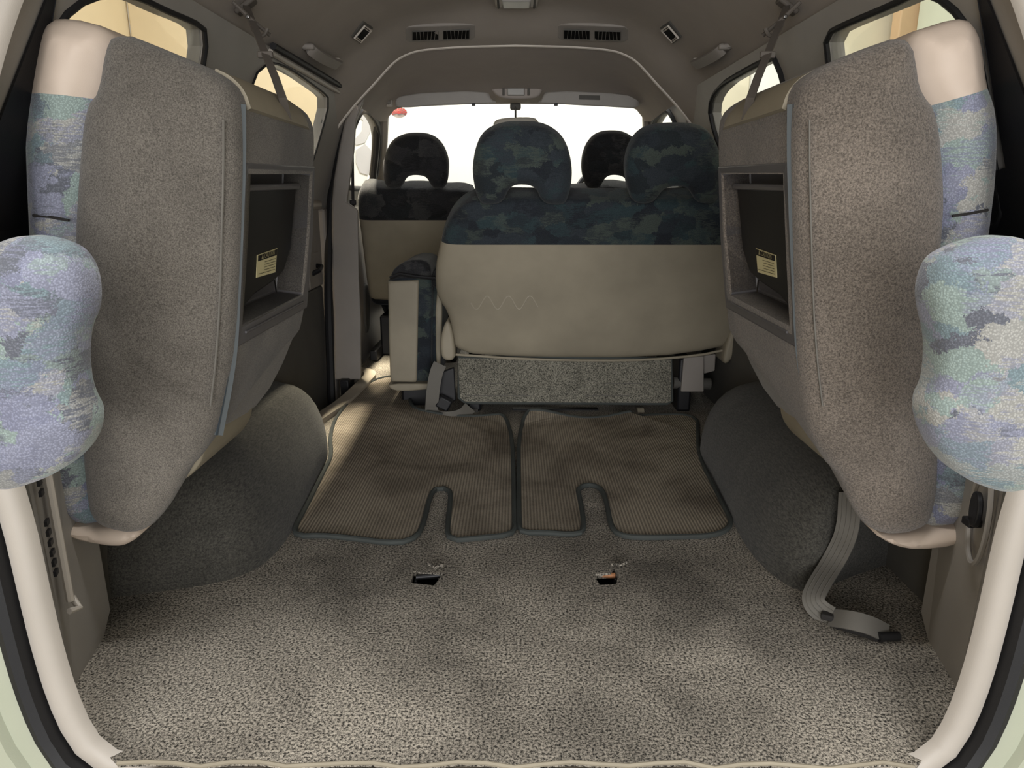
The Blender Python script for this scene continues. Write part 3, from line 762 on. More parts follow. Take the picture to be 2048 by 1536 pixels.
    for k in range(5):
        f = .40+.115*k
        e0 = lp[0].lerp(lp[3], f); e1 = lp[1].lerp(lp[2], f)
        if L: q0, q1 = e0.lerp(e1, .36), e0.lerp(e1, .92 if k < 4 else .6)
        else: q0, q1 = e0.lerp(e1, .08), e0.lerp(e1, .64)
        if k == 4: q0, q1 = e0.lerp(e1, .08), e0.lerp(e1, .92)
        fin('label_line', bm_tube([q0+nrm*.001, q1+nrm*.001], .0004, 4), 'ink', tr, smooth=False)
    # stay wire, latch at the recess foot
    fin('stay_wire', bm_tube([FP((562, 560), -.012), FP((573, 586), -.02)], .0016, 6), 'metal', t)
    fin('tray_pivot', bm_box(FP((486, 606), -.02), (.012, .03, .03)), 'black', t, bevel=.003)
    fin('frame_ridge', bm_tube([FP((474, 662), .014), FP((593, 602), .014)], .0022, 6), 'frame', t)
    # beige cap over the top inner edge
    cap = [(Vector((p.x, 0, p.z))) for p in (onY(q[0], q[1], .30) for q in mx([(430, 122), (455, 135), (475, 165), (484, 195), (486, 212), (474, 213), (462, 185), (440, 160), (425, 140)]))]
    outl = [v.xz for v in [onY(q[0], q[1], YN) for q in mx([(400, 128), (436, 146), (462, 176), (473, 210)])]]
    rg = []
    for i in range(15):
        y = .272+(.668-.272)*i/14; k = 0 if i < 12 else (i-11)*.006
        rg.append([Vector((q[0], y, q[1])) for q in outl])
    oo = smooth_line([Vector((q[0], 0, q[1])) for q in outl], 2)
    cen = Vector((oo[-1].x+side*.09, 0, oo[0].z-.09))
    rings = []
    for i in range(15):
        y = .275+(.672-.275)*i/14; e = 0 if i < 10 else ((i-10)/4)**2*.045
        rings.append([p+(p-cen).normalized()*(.0028-e)+Vector((0, y, 0)) for p in oo]+[p+(cen-p).normalized()*(.006+e)+Vector((0, y, 0)) for p in oo[::-1]])
    fin('top_cap', bm_loft(rings), 'vinyl2', t)
    # cloth of the inner face, proud of the velour roll
    rows = [(474, 214), (474, 268), (474, 321)]
    face = [FP(q, .003) for q in [(476, 213), (612, 236), (617, 331), (473, 322)]]
    fin('inner_cloth', bm_prism(face, -nrm*.006), 'inner', t, smooth=False)
    low_in = []
    for q0, q1 in (((458, 694), (602, 615)), ((450, 730), (590, 665)), ((440, 780), (566, 725)), ((432, 830), (540, 775)), ((426, 862), (512, 812))):
        pa = onY(*mx([q0])[0], .262); pb = onY(*mx([q1])[0], .61-.06*(q0[1] > 800))
        low_in.append([pa, pa.lerp(pb, .35)+nrm*.004, pa.lerp(pb, .7)+nrm*.004, pb, pb-nrm*.03, pa-nrm*.03])
    fin('lower_cloth', bm_loft(low_in), 'inner', t)
    tb = [FP(q, .005) for q in [(572, 287), (580, 287), (592, 289), (592, 301), (574, 300)]]
    fin('tab', bm_prism(tb, nrm*.004), 'ink', t, smooth=False)
    # zip
    zl = smooth_line([onY(*mx([q])[0], .252)+nrm*.004 for q in [(470, 207), (471, 260), (471, 330), (467, 450), (462, 570), (457, 690), (446, 770), (434, 830), (427, 868)]], 2)
    z = fin('zip_tape', bm_tube(zl, .004, 8, flat=(.021, .005), up=Vector((nrm.x*.45, -.9, 0))), 'zip', t)
    fin('zip_teeth', bm_tube([p+Vector((nrm.x*.0025, -.003, 0)) for p in zl], .0018, 6), 'zipline', z)
    sd = [onY(*mx([q])[0], .2165) for q in [(447, 240), (447, 340), (444, 450), (440, 600), (432, 720), (421, 812)]]
    fin('side_seam', bm_tube(smooth_line(sd, 1), .0016, 5), 'webbing', bk)
    # cushion (patterned) folded flat behind
    bm = bm_cushion(Yr(cush, .245), .235, .60, .035, mp, 120, 1, bulge=.012, bulge_in=.012)
    p0 = onY(*((110, 190) if L else (1935, 190)), .235); p1 = onY(*((185, 196) if L else (1885, 205)), .235)
    dd = (p1-p0).normalized(); no = Vector((dd.z, 0, -dd.x)); no = no if no.z > 0 else -no
    a_, b_ = split(bm, p0, no)
    fin('vinyl_cap', a_, 'vinyl', t); cu = fin('cushion', b_, 'cloth', t)
    sq = [(66, 431), (100, 434), (138, 441)] if L else [(1905, 432), (1940, 427), (1976, 420)]
    fin('seam', bm_tube([onY(q[0], q[1], .226) for q in sq], .0022, 6), 'webdark', cu)
    fin('base_vinyl', bm_cushion(Yr(low, .24), .222, .32, .02, mp, 60, 1), 'vinyl', t)
    pk = [(372, 938), (388, 905), (414, 876), (424, 868), (420, 905), (400, 935), (380, 950)]
    fin('hinge_cover', bm_cushion([tuple(onY(x, y, .30).xz) for x, y in mx(pk)], .27, .50, .008, mp, 40, 1), 'vinyl2', t)
    # head restraint swung out towards the opening
    hr = [(-70, 500), (-20, 478), (20, 474), (62, 482), (105, 502), (132, 545), (141, 600), (137, 640), (122, 668), (116, 720), (119, 775), (128, 812), (146, 842), (149, 872), (140, 905), (118, 938), (80, 966), (30, 988), (-20, 1000), (-70, 985), (-100, 880), (-105, 640)] if L else \
         [(2125, 500), (2090, 480), (2048, 474), (2000, 480), (1955, 498), (1915, 520), (1898, 560), (1890, 600), (1896, 640), (1908, 690), (1908, 740), (1902, 790), (1886, 815), (1882, 850), (1892, 890), (1915, 935), (1950, 970), (2000, 995), (2048, 1005), (2110, 985), (2140, 880), (2150, 640)]
    YH0 = -.085
    fin('head_restraint', bm_cushion(Yr(hr, YH0), YH0, YH0+.085, .032, mp, 110, 2, bulge=.012, bulge_in=.012), 'cloth', t)
    for q, e in (((124, 610), (75, 640)), ((130, 860), (85, 840))):
        p = onY(*mx([q])[0], YH0+.045); p2 = onY(*mx([e])[0], .27)
        fin('post', bm_tube([p+Vector((side*.02, 0, 0)), p2], .006, 8), 'metal', t)
    # support leg hidden behind, reaching the wheel arch
    fin('hinge_leg', bm_box((side*.73, .60, .27), (.05, .06, .22)), 'black', t, bevel=.006)
    return t, FP, nrm
fsL, FPL, nL = folded_seat(-1)
fsR, FPR, nR = folded_seat(1)
fsL['label'] = 'grey third-row seat folded up against the left wall, near the sliding door window'
fsR['label'] = 'grey worn third-row seat folded up against the right wall, beside the bench seat'
del fsL['group']; del fsR['group']

# support straps from the roof rail to the folded seats
for s, lab in ((-1, 'brown webbing strap hanging from the ceiling hook to the left folded seat'), (1, 'brown webbing strap hanging from the ceiling hook to the right folded seat')):
    mx = (lambda x: x) if s < 0 else S
    FP = FPL if s < 0 else FPR
    top = onC(mx(486), -6)+Vector((-s*.004, 0, -.014))
    lo = FP((556, 188), .005); mid = top.lerp(lo, .30)
    end = FP((566, 240), .008)
    t = thing('support_strap', tuple(top), lab, 'strap')
    ln = [top+Vector((0, 0, .0)), top.lerp(lo, .5), lo+Vector((0, 0, .006)), end]
    fin('webbing', bm_tube(smooth_line(ln, 1), .01, flat=(.014, .003), up=Vector((-s*.5, -.9, .2))), 'strap', t)
    k = top.lerp(lo, .20)
    ax = Vector((-s*.05, .04, -.035)).normalized()
    fin('hook', bm_tube([k-ax*.035+Vector((0, -.01, .008)), k-Vector((0, .012, 0)), k+ax*.045+Vector((0, -.01, -.006))], .0045, 8), 'strap', t)
    fin('hook_arm', bm_tube(smooth_line([k+Vector((0, -.012, 0)), k+Vector((-s*.008, -.014, -.03)), k+Vector((-s*.026, -.012, -.036)), k+Vector((-s*.035, -.01, -.02))], 2), .004, 8), 'strap', t)
    fin('rivet', bm_box(k+Vector((0, -.02, 0)), (.008, .004, .008)), 'metal', t, bevel=.003)
    fin('anchor', bm_box(top+Vector((0, 0, -.004)), (.05, .03, .012), Matrix.Rotation(s*.6, 3, 'Y')), 'strap', t, bevel=.004)
    fin('slider', bm_box(top.lerp(lo, .62), (.028, .008, .012)), 'strap', t, bevel=.002)

# ------------------------------------------------------------------ bench seat
B0 = Vector((0, 1.64, .22)); B1 = Vector((0, 1.44, .757)); bv = (B1-B0).normalized(); bn = Vector((0, bv.z, -bv.y))  # bn points forward
def bUV(x, y):
    p = hit(x, y, B0, bn); return (p.x, (p-B0).dot(bv))
def bmp(u, v, w): return B0+Vector((u, 0, 0))+bv*v+bn*w
bench = thing('bench_seat', (.24, 1.85, 0), 'khaki two-place bench seat with dark patterned top edge', 'car seat')
px = [(905, 712), (902, 660), (893, 628), (874, 602), (869, 575), (870, 535), (880, 490), (893, 452), (912, 425), (938, 408), (965, 402), (1150, 404), (1260, 405), (1440, 403), (1485, 425), (1510, 470), (1518, 540), (1516, 600), (1500, 640), (1476, 665), (1462, 690), (1440, 703), (1300, 722), (1050, 721)]
bm = bm_cushion([bUV(*q) for q in px], 0, .15, .032, bmp, 150, 1, bulge=.006, bulge_in=.02)
seam = B0+bv*bUV(1000, 488)[1]
up_, dn_ = split(bm, seam, bv)
fin('upper_backrest', up_, 'bench', bench); lowb = fin('lower_backrest', dn_, 'vinyl2', bench)
fin('piping', bm_tube(smooth_line([bmp(*bUV(*q), -.002) for q in [(905, 708), (1050, 718), (1200, 721), (1300, 719), (1400, 710), (1445, 700)]], 1), .0045, 8), 'vinyl2', bench)
fin('seam_piping', bm_tube([bmp(*bUV(*q), -.001) for q in [(905, 437), (980, 430), (1100, 431), (1250, 432), (1440, 430)]], .0022, 6), 'bench', bench)
wv = [(942+i*1.5, 604+13*math.sin(i*.22)) for i in range(90)]
fin('scuff_mark', bm_tube([bmp(*bUV(*q), -.0042) for q in wv], .0030, 6), 'scuff', lowb)
def headrest(pxs, label=None):
    pts = []
    for q in pxs:
        u, v = bUV(*q); pts.append((u, v-.003))
    return bm_cushion(pts, -.03, .085, .038, bmp, 110, 2, bulge=.008, bulge_in=.010)
h1 = [(1043, 249), (1085, 251), (1120, 270), (1138, 300), (1145, 335), (1143, 370), (1134, 402), (1120, 409), (1092, 406), (1080, 396), (1074, 378), (1062, 369), (1043, 367), (1026, 369), (1016, 380), (1010, 396), (998, 406), (970, 408), (956, 400), (948, 370), (944, 335), (950, 300), (965, 268), (1002, 251)]
h2 = [(1345, 252), (1390, 253), (1420, 262), (1437, 290), (1446, 335), (1444, 372), (1434, 402), (1415, 406), (1392, 403), (1383, 385), (1372, 372), (1350, 370), (1330, 374), (1318, 388), (1308, 402), (1285, 407), (1262, 400), (1254, 370), (1250, 338), (1256, 305), (1272, 275), (1300, 256)]
fin('headrest', headrest(h1), 'bench', bench); fin('headrest', headrest(h2), 'bench', bench)
for x in (985, 1108, 1280, 1412):
    u, v = bUV(x, 400); fin('headrest_post', bm_tube([bmp(u, v-.03, .03), bmp(u, v+.03, .03)], .006, 8), 'metal', bench)
fin('seat_cushion', bm_cushion([(1.78, .22), (2.14, .24), (2.17, .33), (2.10, .38), (1.80, .36), (1.74, .30)], -.20, .70, .04, lambda u, v, w: Vector((w, u, v)), 60, 1), 'bench', bench)
# carpeted flap with bound edge
fl = [(916, 714), (1344, 718), (1344, 802), (1335, 808), (930, 806), (918, 796)]
fp = [onY(x, y, 1.655) for x, y in fl]
fo = fin('carpet_flap', bm_prism(fp, (0, .018, 0)), 'flap', bench, smooth=False, bevel=.004)
fin('flap_binding', bm_tube([p+Vector((0, .004, 0)) for p in fp], .006, 8, True), 'binding', fo)
for y, x0, x1 in ((767, 935, 1010), (791, 930, 1060), (767, 1210, 1290), (791, 1170, 1262)):
    fin('crease', bm_tube([onY(x0, y, 1.653), onY(x1, y, 1.653)], .0016, 5), 'webbing', fo)
# hinge, recliner cover, feet, slide bar
fin('recliner_cover', bm_cushion([tuple(onY(x, y, 1.60).xz) for x, y in [(893, 640), (902, 650), (909, 690), (910, 722), (884, 722), (880, 690), (884, 660)]], 1.60, 1.72, .012, lambda u, v, w: Vector((u, w, v)), 40, 1), 'vinyl2', bench)
fin('recliner_cover', bm_cushion([tuple(onY(x, y, 1.60).xz) for x, y in [(1462, 660), (1474, 650), (1478, 690), (1460, 728), (1446, 728), (1450, 700)]], 1.60, 1.72, .012, lambda u, v, w: Vector((u, w, v)), 40, 1), 'vinyl2', bench)
fin('hinge_bracket', bm_prism([onY(x, y, 1.66) for x, y in [(1368, 716), (1408, 712), (1408, 784), (1362, 784)]], (0, .03, 0)), 'doorpanel', bench, smooth=False, bevel=.004)
fin('hinge_bracket', bm_prism([onY(x, y, 1.70) for x, y in [(1405, 712), (1432, 708), (1430, 742), (1408, 748)]], (0, .03, 0)), 'doorpanel', bench, smooth=False, bevel=.004)
fin('hinge_tube', bm_tube([onY(1346, 765, 1.69), onY(1420, 768, 1.69)], .022, 12), 'doorlow', bench)
fin('slide_bar', bm_box((onY(1110, 822, 1.70)+Vector((0, 0, 0))), (.32, .03, .022)), 'darkmetal', bench, bevel=.003)
for x in (950, 1280):
    c = onY(x, 826, 1.68); fin('foot', bm_tube([c+Vector((-.012, 0, 0)), c+Vector((.012, 0, 0))], .022, 14), 'vinyl2' if x > 1000 else 'doorlow', bench)
for sx in (-.15, .62):
    fin('base_frame', bm_box((sx, 1.88, .10), (.05, .42, .20)), 'black', bench, bevel=.008)

# ------------------------------------------------------------------ folded jump seat beside the bench
js = thing('jump_seat', (-.36, 1.9, 0), 'narrow khaki and blue seat folded upright left of the bench seat', 'car seat')
YJ = 1.70
def jy(pts, y=YJ): return [tuple(onY(a, b, y).xz) for a, b in pts]
xz = lambda u, v, w: Vector((u, w, v))
fin('folded_backrest', bm_cushion(jy([(777, 560), (800, 556), (862, 556), (864, 600), (862, 720), (858, 764), (782, 764), (779, 700)]), YJ, YJ+.32, .014, xz, 70, 0), 'bench', js)
fin('vinyl_panel', bm_cushion(jy([(776, 562), (838, 560), (836, 660), (834, 764), (781, 763), (778, 680)]), YJ-.008, YJ+.02, .008, xz, 70, 0), 'vinyl2', js)
fin('folded_cushion', bm_cushion(jy([(862, 575), (874, 572), (884, 576), (882, 650), (880, 720), (878, 765), (862, 765)]), YJ+.02, YJ+.30, .014, xz, 50, 1), 'bench', js)
fin('cushion_vinyl', bm_cushion(jy([(870, 582), (884, 580), (883, 650), (881, 720), (879, 745), (871, 740)]), YJ+.008, YJ+.03, .006, xz, 40, 1), 'vinyl2', js)
fin('top_pad', bm_cushion(jy([(778, 556), (788, 536), (815, 520), (850, 520), (862, 535), (862, 560), (820, 562)]), YJ+.004, YJ+.33, .014, xz, 50, 1), 'velour_dark', js)
fin('top_pad', bm_cushion(jy([(858, 575), (864, 548), (876, 532), (888, 530), (890, 580)]), YJ+.02, YJ+.31, .014, xz, 50, 1), 'velour_dark', js)
fin('strap_clasp', bm_tube([onY(x, y, YJ-.012) for x, y in [(780, 556), (800, 548), (830, 553), (862, 556), (895, 560)]], .006, 8), 'black', js)
fin('bottom_rail', bm_cushion(jy([(776, 767), (858, 767), (872, 769), (868, 778), (800, 783), (780, 778)]), YJ-.004, YJ+.26, .006, xz, 50, 1), 'vinyl2', js)
fin('pedestal', bm_box((-.36, YJ+.16, .045), (.14, .22, .11)), 'black', js, bevel=.01)
# belt and buckle lying by the bench's left foot
sb = thing('lap_belt', tuple(onZ(880, 830, 0)), 'grey lap belt with black buckle looped on the floor by the bench seat', 'seat belt')
fin('webbing', bm_tube(smooth_line([onY(880, 728, 1.60), onY(872, 745, 1.585), onY(866, 780, 1.58), onY(864, 805, 1.58), onZ(862, 828, .012), onZ(890, 838, .01), onZ(925, 832, .012), onZ(940, 815, .03)], 2), .01, flat=(.046, .003), up=Vector((.25, -.8, .5))), 'webbing', sb)
fin('buckle', bm_box(onY(888, 806, 1.60), (.05, .03, .045), Matrix.Rotation(.5, 3, 'Y')), 'black', sb, bevel=.006)
fin('buckle_stalk', bm_prism([onY(x, y, 1.63) for x, y in [(880, 745), (908, 735), (912, 800), (890, 815), (872, 800)]], (0, .015, 0)), 'black', sb, bevel=.004)

# ------------------------------------------------------------------ front seats
F0 = Vector((0, 2.62, .25)); F1 = Vector((0, 2.42, .77)); fv = (F1-F0).normalized(); fn = Vector((0, fv.z, -fv.y))
def fUV(x, y):
    p = hit(x, y, F0, fn); return (p.x, (p-F0).dot(fv))
def fmp(u, v, w): return F0+Vector((u, 0, 0))+fv*v+fn*w
def front_seat(name, label, hrpx, bkpx):
    c = fUV(sum(q[0] for q in bkpx)/len(bkpx), 500)[0]
    t = thing(name, (c, 2.8, 0), label, 'car seat')
    bm = bm_cushion([fUV(*q) for q in bkpx], 0, .14, .03, fmp, 110, 1, bulge=.004, bulge_in=.02)
    a, b = split(bm, F0+fv*fUV(800, 440)[1], fv)
    fin('upper_backrest', a, 'velour_dark', t); fin('lower_backrest', b, 'vinyl2', t)
    fin('headrest', bm_cushion([fUV(*q) for q in hrpx], -.02, .09, .038, fmp, 100, 2, bulge=.008, bulge_in=.01), 'velour_dark', t)
    u = [fUV(*q) for q in hrpx]; cu = sum(p[0] for p in u)/len(u)
    for s in (-1, 1): fin('headrest_post', bm_tube([fmp(cu+s*.085, fUV(800, 392)[1], .03), fmp(cu+s*.085, fUV(800, 360)[1], .03)], .006, 8), 'metal', t)
    fin('seat_cushion', bm_cushion([(2.70, .22), (3.02, .25), (3.04, .36), (2.98, .40), (2.74, .37), (2.68, .31)], c-.24, c+.24, .04, lambda u, v, w: Vector((w, u, v)), 60, 1), 'velour_dark', t)
    fin('piping', bm_tube([fmp(*fUV(*q), -.003) for q in [(bkpx[-1][0], 603), ((bkpx[-1][0]+bkpx[0][0])/2+60, 606)]], .005, 8), 'vinyl', t)
    fin('base', bm_box((c, 2.78, .10), (.36, .34, .20)), 'black', t, bevel=.01)
    for s in (-1, 1): fin('slide_rail', bm_box((c+s*.19, 2.70, .03), (.035, .46, .05)), 'darkmetal', t, bevel=.004)
    fin('side_cover', bm_cushion([(2.60, .12), (2.68, .10), (2.74, .25), (2.70, .36), (2.62, .33)], c-.285, c-.245, .012, lambda u, v, w: Vector((w, u, v)), 40, 1), 'doorlow', t)
    return t
fh = [(830, 272), (862, 276), (884, 294), (896, 322), (897, 345), (893, 378), (868, 380), (861, 372), (853, 356), (840, 352), (822, 352), (812, 358), (804, 375), (795, 380), (770, 378), (764, 345), (766, 318), (778, 290), (800, 276)]
fb = [(950, 392), (956, 440), (960, 520), (955, 606), (740, 606), (735, 590), (722, 480), (714, 425), (713, 392), (722, 376), (745, 376), (775, 384), (830, 378), (885, 384), (925, 382)]
front_seat('passenger_seat', 'dark front passenger seat with khaki lower back, by the left front door', fh, fb)
fh2 = [(1226, 268), (1250, 270), (1274, 284), (1290, 312), (1292, 342), (1286, 374), (1262, 378), (1256, 366), (1246, 354), (1228, 351), (1214, 354), (1206, 366), (1200, 378), (1176, 380), (1166, 362), (1163, 335), (1168, 305), (1184, 280), (1204, 270)]
fb2 = [(1330, 395), (1336, 440), (1336, 606), (1124, 606), (1116, 480), (1112, 425), (1114, 398), (1130, 386), (1155, 386), (1190, 382), (1226, 376), (1262, 382), (1300, 382)]
front_seat('driver_seat', 'dark driver seat half hidden behind the bench headrests', fh2, fb2)
# steering wheel
sw = thing('steering_wheel', (.46, 2.88, .66), 'black steering wheel in front of the driver seat', 'steering wheel')
c = Vector((.50, 2.86, .745)); n = Vector((0, -.82, .57)).normalized(); u = Vector((1, 0, 0)); v = n.cross(u)
fin('rim', bm_tube([c+(u*math.cos(a)+v*math.sin(a))*.20 for a in [i*math.pi/20 for i in range(40)]], .014, 8, True), 'black', sw)
fin('hub', bm_cushion([(.07*math.cos(a), .05*math.sin(a)) for a in [i*math.pi/8 for i in range(16)]], -.02, .03, .012, lambda a, b, w: c+u*a+v*b-n*w, 40, 1), 'black', sw)
for a in (0, math.pi, -math.pi/2): fin('spoke', bm_tube([c, c+(u*math.cos(a)+v*math.sin(a))*.19], .012, 6), 'black', sw)
# front left belt
fbelt = thing('front_seat_belt', tuple(onX(705, 705, -.69)), 'black front seat belt hanging beside the left door pillar', 'seat belt')
bl = [onY(x, y, 2.13) for x, y in [(704, 255), (705, 330), (706, 405), (708, 520), (709, 600), (709, 690)]]
fin('webbing', bm_tube(bl, .01, flat=(.012, .002), up=Vector((0, -1, 0))), 'webdark', fbelt)
fin('tongue', bm_box(bl[2], (.026, .012, .022)), 'black', fbelt, bevel=.004)
fin('guide', bm_box(bl[0]+Vector((0, 0, .01)), (.03, .015, .035)), 'black', fbelt, bevel=.004)

# ------------------------------------------------------------------ roof fittings
def ceil_frame(x, y):
    p = onC(x, y); e = .01
    dx = Vector((e, 0, ceilZ(p.x+e, p.y)-ceilZ(p.x, p.y))).normalized(); dy = Vector((0, e, ceilZ(p.x, p.y+e)-ceilZ(p.x, p.y))).normalized()
    n = dx.cross(dy).normalized()
    if n.z > 0: n = -n
    return p, dx, dy, n
def ceil_pt(x, y, off=0):
    p, dx, dy, n = ceil_frame(x, y); return p+n*off
# louvred outlets
for s, lab in ((-1, 'long twin louvre air vent in the roof band, left of centre'), (1, 'long twin louvre air vent in the roof band, right of centre')):
    mx = (lambda x: x) if s < 0 else S
    p, dx, dy, n = ceil_frame(mx(880), 66)
    t = thing('air_vent', tuple(p), lab, 'air vent')
    lo = [ceil_pt(mx(x), y, .002) for x, y in [(810, 58), (815, 53), (940, 47), (950, 50), (951, 74), (944, 79), (820, 84), (811, 80)]]
    fin('housing', bm_prism(lo, -n*.012), 'doorpanel', t, smooth=False, bevel=.003)
    for x0, x1, y0, y1 in ((824, 876, 58, 74), (886, 938, 56, 72)):
        qd = [ceil_pt(mx(x), y, .0085) for x, y in [(x0, y0), (x1, y0-1.5), (x1, y1), (x0, y1+1.5)]]
        lv = fin('louvre', bm_prism(qd, n*.001), 'grille', t, smooth=False)
        for k in range(6):
            f = (k+1)/7; a = qd[0].lerp(qd[1], f); b = qd[3].lerp(qd[2], f)
            ln = (a+b)/2; slant = dx*(.003 if k < 3 else -.003)
            fin('fin', bm_prism([a-slant*.5, a-slant*.5+dx*.0016, b+slant*.5+dx*.0016, b+slant*.5], n*.0018), 'fin', lv, smooth=False)
        fin('louvre_rim', bm_tube(qd, .002, 6, True), 'doorlow', lv)
# square courtesy outlets
for s, lab in ((-1, 'small tilted square grille in the ceiling beside the left grab handle'), (1, 'small tilted square grille in the ceiling beside the right grab handle')):
    mx = (lambda x: x) if s < 0 else S
    t = thing('ceiling_grille', tuple(ceil_pt(mx(722), 62)), lab, 'grille')
    q = [(726, 41), (745, 54), (719, 86), (702, 72)]; qi = [(727, 47), (740, 56), (718, 80), (706, 71)]
    P, n = [ceil_pt(mx(x), y, .005) for x, y in q], ceil_frame(mx(722), 62)[3]
    Q = [ceil_pt(mx(x), y, .007) for x, y in qi]
    fin('base', bm_prism(P, -n*.01), 'doorlow', t, smooth=False, bevel=.002)
    fin('grille_face', bm_prism(Q, n*.001), 'grille', t, smooth=False)
    fin('rim', bm_tube([p+n*.001 for p in Q], .0032, 6, True), 'lip', t)
    for f in (.12, .88):
        fin('slat', bm_tube([Q[1].lerp(Q[2], f)+n*.002, Q[0].lerp(Q[3], f)+n*.002], .0016, 5), 'lip', t)
# grab handles
for s, lab in ((-1, 'grey grab handle on the ceiling above the left sliding window'), (1, 'grey grab handle on the ceiling above the right side window')):
    mx = (lambda x: x) if s < 0 else S
    a, b = (614, 90), (668, 118)
    A, B_ = ceil_pt(mx(a[0]), a[1]), ceil_pt(mx(b[0]), b[1]); n = ceil_frame(mx(640), 104)[3]
    t = thing('grab_handle', tuple((A+B_)/2), lab, 'handle')
    ln = smooth_line([A+n*.004, A+n*.020, A.lerp(B_, .25)+n*.030, A.lerp(B_, .75)+n*.030, B_+n*.022, B_+n*.004], 2)
    fin('grip', bm_tube(ln, .012, 10, flat=(.030, .014), up=n), 'doorpanel', t, bevel=.004)
    for e in (A, B_): fin('end_cap', bm_box(e+n*.008, (.035, .035, .016)), 'trim' if e is B_ else 'doorpanel', t, bevel=.006)
# dome lamp at the top edge of the view
p, dx, dy, n = ceil_frame(1033, 2)
t = thing('dome_lamp', tuple(p), 'rectangular dome lamp in the middle of the ceiling', 'lamp')
fin('housing', bm_box(p+n*.008+Vector((0, -.055, 0)), (.135, .12, .022)), 'trim', t, bevel=.008)
fin('lens', bm_box(p+n*.018+Vector((0, -.055, 0)), (.09, .09, .014)), 'lens', t, bevel=.006)
for sx in (-1, 1): fin('rim', bm_tube([p+n*.018+Vector((sx*.056, .005, 0)), p+n*.018+Vector((sx*.056, -.11, 0))], .004, 6), 'doorlow', t)
# map lamp console, mirror, visors
cons = thing('map_lamp', tuple(onY(1040, 190, 2.46)), 'grey map lamp console above the windscreen', 'lamp')
fin('console', bm_cushion([tuple(onY(x, y, 2.47).xz) for x, y in [(980, 172), (1086, 172), (1082, 190), (1068, 198), (1035, 200), (1002, 197), (988, 188)]], 2.45, 2.60, .012, xz, 50, 1), 'headliner2', cons)
fin('lens', bm_box(onY(1032, 184, 2.446), (.075, .012, .030)), 'lens', cons, bevel=.004)
for sx in (-1, 1): fin('switch', bm_box(onY(1032+sx*25, 184, 2.446), (.010, .010, .028)), 'doorlow', cons, bevel=.002)
mir = thing('rear_view_mirror', tuple(onY(1031, 245, 2.55)), 'beige backed rear view mirror hanging before the windscreen', 'mirror')
fin('mount', bm_box(onY(1031, 213, 2.62), (.05, .03, .03)), 'doorlow', mir, bevel=.008)
fin('stem', bm_tube([onY(1031, 213, 2.61), onY(1031, 244, 2.56)], .0045, 8), 'doorlow', mir)
fin('shell', bm_cushion([tuple(onY(x, y, 2.54).xz) for x, y in [(986, 262), (987, 243), (998, 237), (1030, 234), (1068, 234), (1078, 243), (1080, 262), (1060, 268), (1000, 268)]], 2.535, 2.575, .010, xz, 50, 1), 'mirror', mir)
for s, lab, q in ((-1, 'grey sun visor folded up left of the mirror', [(797, 188), (976, 180), (982, 200), (1000, 206), (960, 208), (870, 211), (800, 216), (788, 210)]), (1, 'grey sun visor folded up right of the mirror', [(1090, 180), (1265, 188), (1282, 206), (1272, 217), (1230, 214), (1110, 208), (1070, 206), (1084, 200)])):
    t = thing('sun_visor', tuple(onY(sum(a for a, b in q)/8, 200, 2.46)), lab, 'sun visor')
    fin('board', bm_cushion([tuple(onY(a, b, 2.455).xz) for a, b in q], 2.448, 2.465, .006, xz, 60, 1), 'trimgrey', t)
    fin('clip', bm_box(onY(947 if s < 0 else 1112, 209, 2.45), (.016, .01, .012)), 'black', t, bevel=.002)
    if s > 0: fin('mirror_patch', bm_prism([onY(a, b, 2.4465) for a, b in [(1158, 190), (1200, 191), (1200, 200), (1158, 199)]], (0, .002, 0)), 'doorlow', t, smooth=False)
    fin('pivot', bm_tube([onY(790 if s < 0 else 1278, 196, 2.457), onY(778 if s < 0 else 1290, 190, 2.457)], .006, 8), 'black', t)
# round fan-rayed sticker at the top left of the windscreen
c = onY(798, 225, 2.66); t = thing('round_sticker', tuple(c), 'small red and white rayed round sticker on the windscreen top corner', 'sticker')
R1 = .037
def arcp(a, r): return c+Vector((math.cos(a)*r, 0, math.sin(a)*r*.62))
fin('disc', bm_prism([arcp(i*math.pi/20, R1) for i in range(40)], (0, .001, 0)), 'pinkwhite', t, smooth=False)
bm = bmesh.new()
for k in range(16):
    a = k*2*math.pi/16
    if math.sin(a) < -.55: continue
    bm_prism([arcp(a-.11, .008)-Vector((0, .001, 0)), arcp(a-.11, R1)-Vector((0, .001, 0)), arcp(a+.11, R1)-Vector((0, .001, 0)), arcp(a+.11, .008)-Vector((0, .001, 0))], (0, .0005, 0), bm)
fin('rays', bm, 'red', t, smooth=False)
fin('centre_dot', bm_prism([arcp(i*math.pi/8, .010)-Vector((0, .002, 0)) for i in range(16)], (0, .0005, 0)), 'red', t, smooth=False)
# front grab handle by the left A pillar
t = thing('pillar_handle', tuple(onY(770, 190, 2.5)), 'short grey grab handle on the left windscreen pillar', 'handle')
fin('grip', bm_tube(smooth_line([onY(752, 182, 2.40), onY(756, 190, 2.38), onY(772, 202, 2.38), onY(780, 206, 2.42)], 2), .010, 8), 'doorpanel', t)
fin('end_cap', bm_box(onY(778, 206, 2.42), (.03, .03, .03)), 'trim', t, bevel=.008)

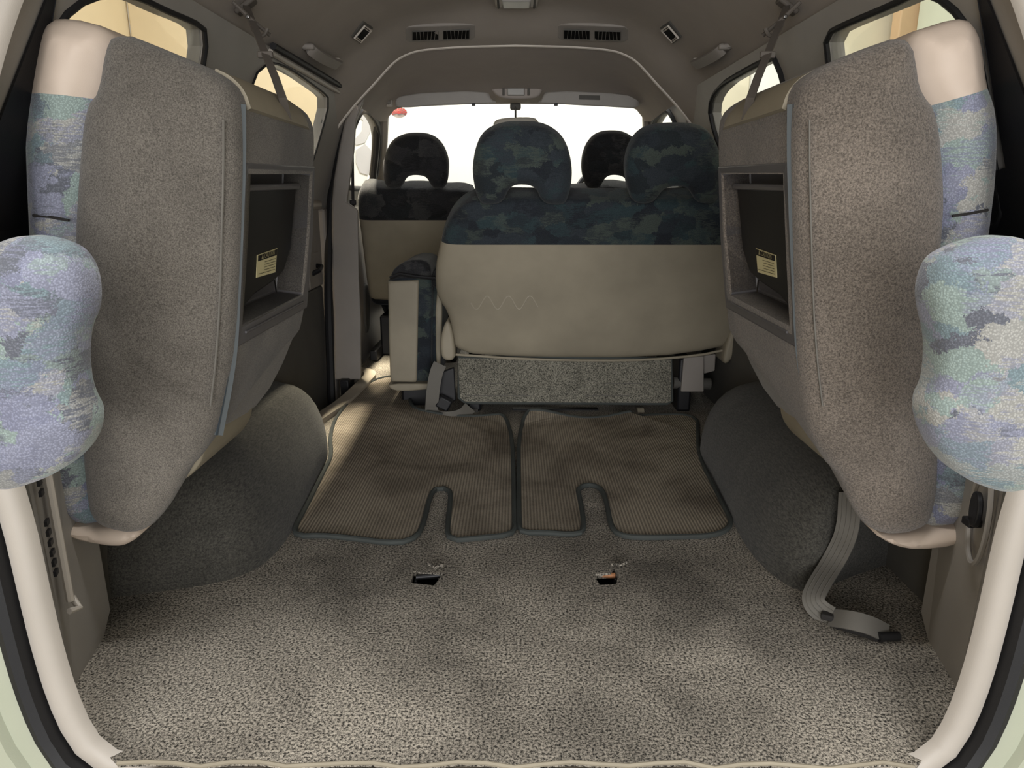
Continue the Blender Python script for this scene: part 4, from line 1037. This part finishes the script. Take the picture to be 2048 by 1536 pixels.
# ------------------------------------------------------------------ right lap belt on the carpet
rb = thing('floor_seat_belt', tuple(onZ(1650, 1230, 0)), 'grey seat belt with steel buckle plate lying on the carpet by the right wheel arch', 'seat belt')
w = [onX(1700, 985, .66), onX(1697, 1060, .645), onX(1672, 1115, .64), onZ(1630, 1180, .045), onZ(1625, 1205, .03), onZ(1645, 1225, .014), onZ(1662, 1235, .012)]
ups = [Vector((-.8, -.6, .0))]*3+[Vector((-.75, -.55, .3)), Vector((-.6, -.6, .5)), Vector((-.3, -.6, .7)), Vector((-.2, -.5, .8))]
pts = smooth_line(w, 2)
fin('webbing', bm_tube(pts, .01, flat=(.042, .003), up=Vector((-.62, -.62, .35))), 'webbing', rb)
for k in (-.012, -.004, .004, .012):
    sd = []
    for i, q in enumerate(pts):
        a = pts[max(i-1, 0)]; b = pts[min(i+1, len(pts)-1)]; tt = (b-a).normalized(); s_ = Vector((-.62, -.62, .35)); s_ = (s_-tt*s_.dot(tt)).normalized()
        sd.append(q+tt.cross(s_)*k*1.1+s_*.0016)
    fin('rib', bm_tube(sd, .0010, 4), 'webbing', rb)
fin('belt_loop', bm_tube(smooth_line([onZ(1662, 1235, .012), onZ(1700, 1240, .030), onZ(1740, 1250, .028), onZ(1775, 1268, .010)], 2), .01, flat=(.034, .004), up=Vector((0, -.75, .66))), 'webbing', rb)
fin('belt_loop', bm_tube(smooth_line([onZ(1670, 1240, .012), onZ(1705, 1250, .016), onZ(1745, 1262, .014), onZ(1768, 1272, .008)], 2), .01, flat=(.03, .003), up=Vector((0, -.75, .66))), 'webdark', rb)
fin('keeper', bm_box(onZ(1655, 1230, .014), (.022, .026, .012), Matrix.Rotation(-.5, 3, 'Z')), 'webdark', rb, bevel=.003)
fin('tongue_plate', bm_tube(smooth_line([onZ(1696, 1252, .010), onZ(1700, 1262, .006), onZ(1735, 1266, .006), onZ(1748, 1258, .008), onZ(1758, 1270, .008)], 1), .0028, 8), 'metal', rb)
a, b = onZ(1757, 1274, .010), onZ(1797, 1272, .010)
fin('buckle_bar', bm_tube([a, b], .0085, 12), 'darkmetal', rb)

# ------------------------------------------------------------------ what shows through the front side windows
lt = thing('wall_sign', (-1.7, 5.19, 0), 'large pale grey lettering on the white garage wall seen through the left front window', 'sign')
def at5(x, y): return onY(x, y, 5.19)
for i, q in enumerate(([(712, 215), (742, 235), (742, 260), (730, 285), (712, 290), (708, 280), (724, 262), (726, 240), (710, 228)], [(712, 300), (730, 288), (742, 300), (744, 330), (735, 350), (720, 345), (712, 325)])):
    fin('letter_stroke', bm_prism([at5(*p) for p in q], (0, .006, 0)), 'letter', lt, smooth=False)
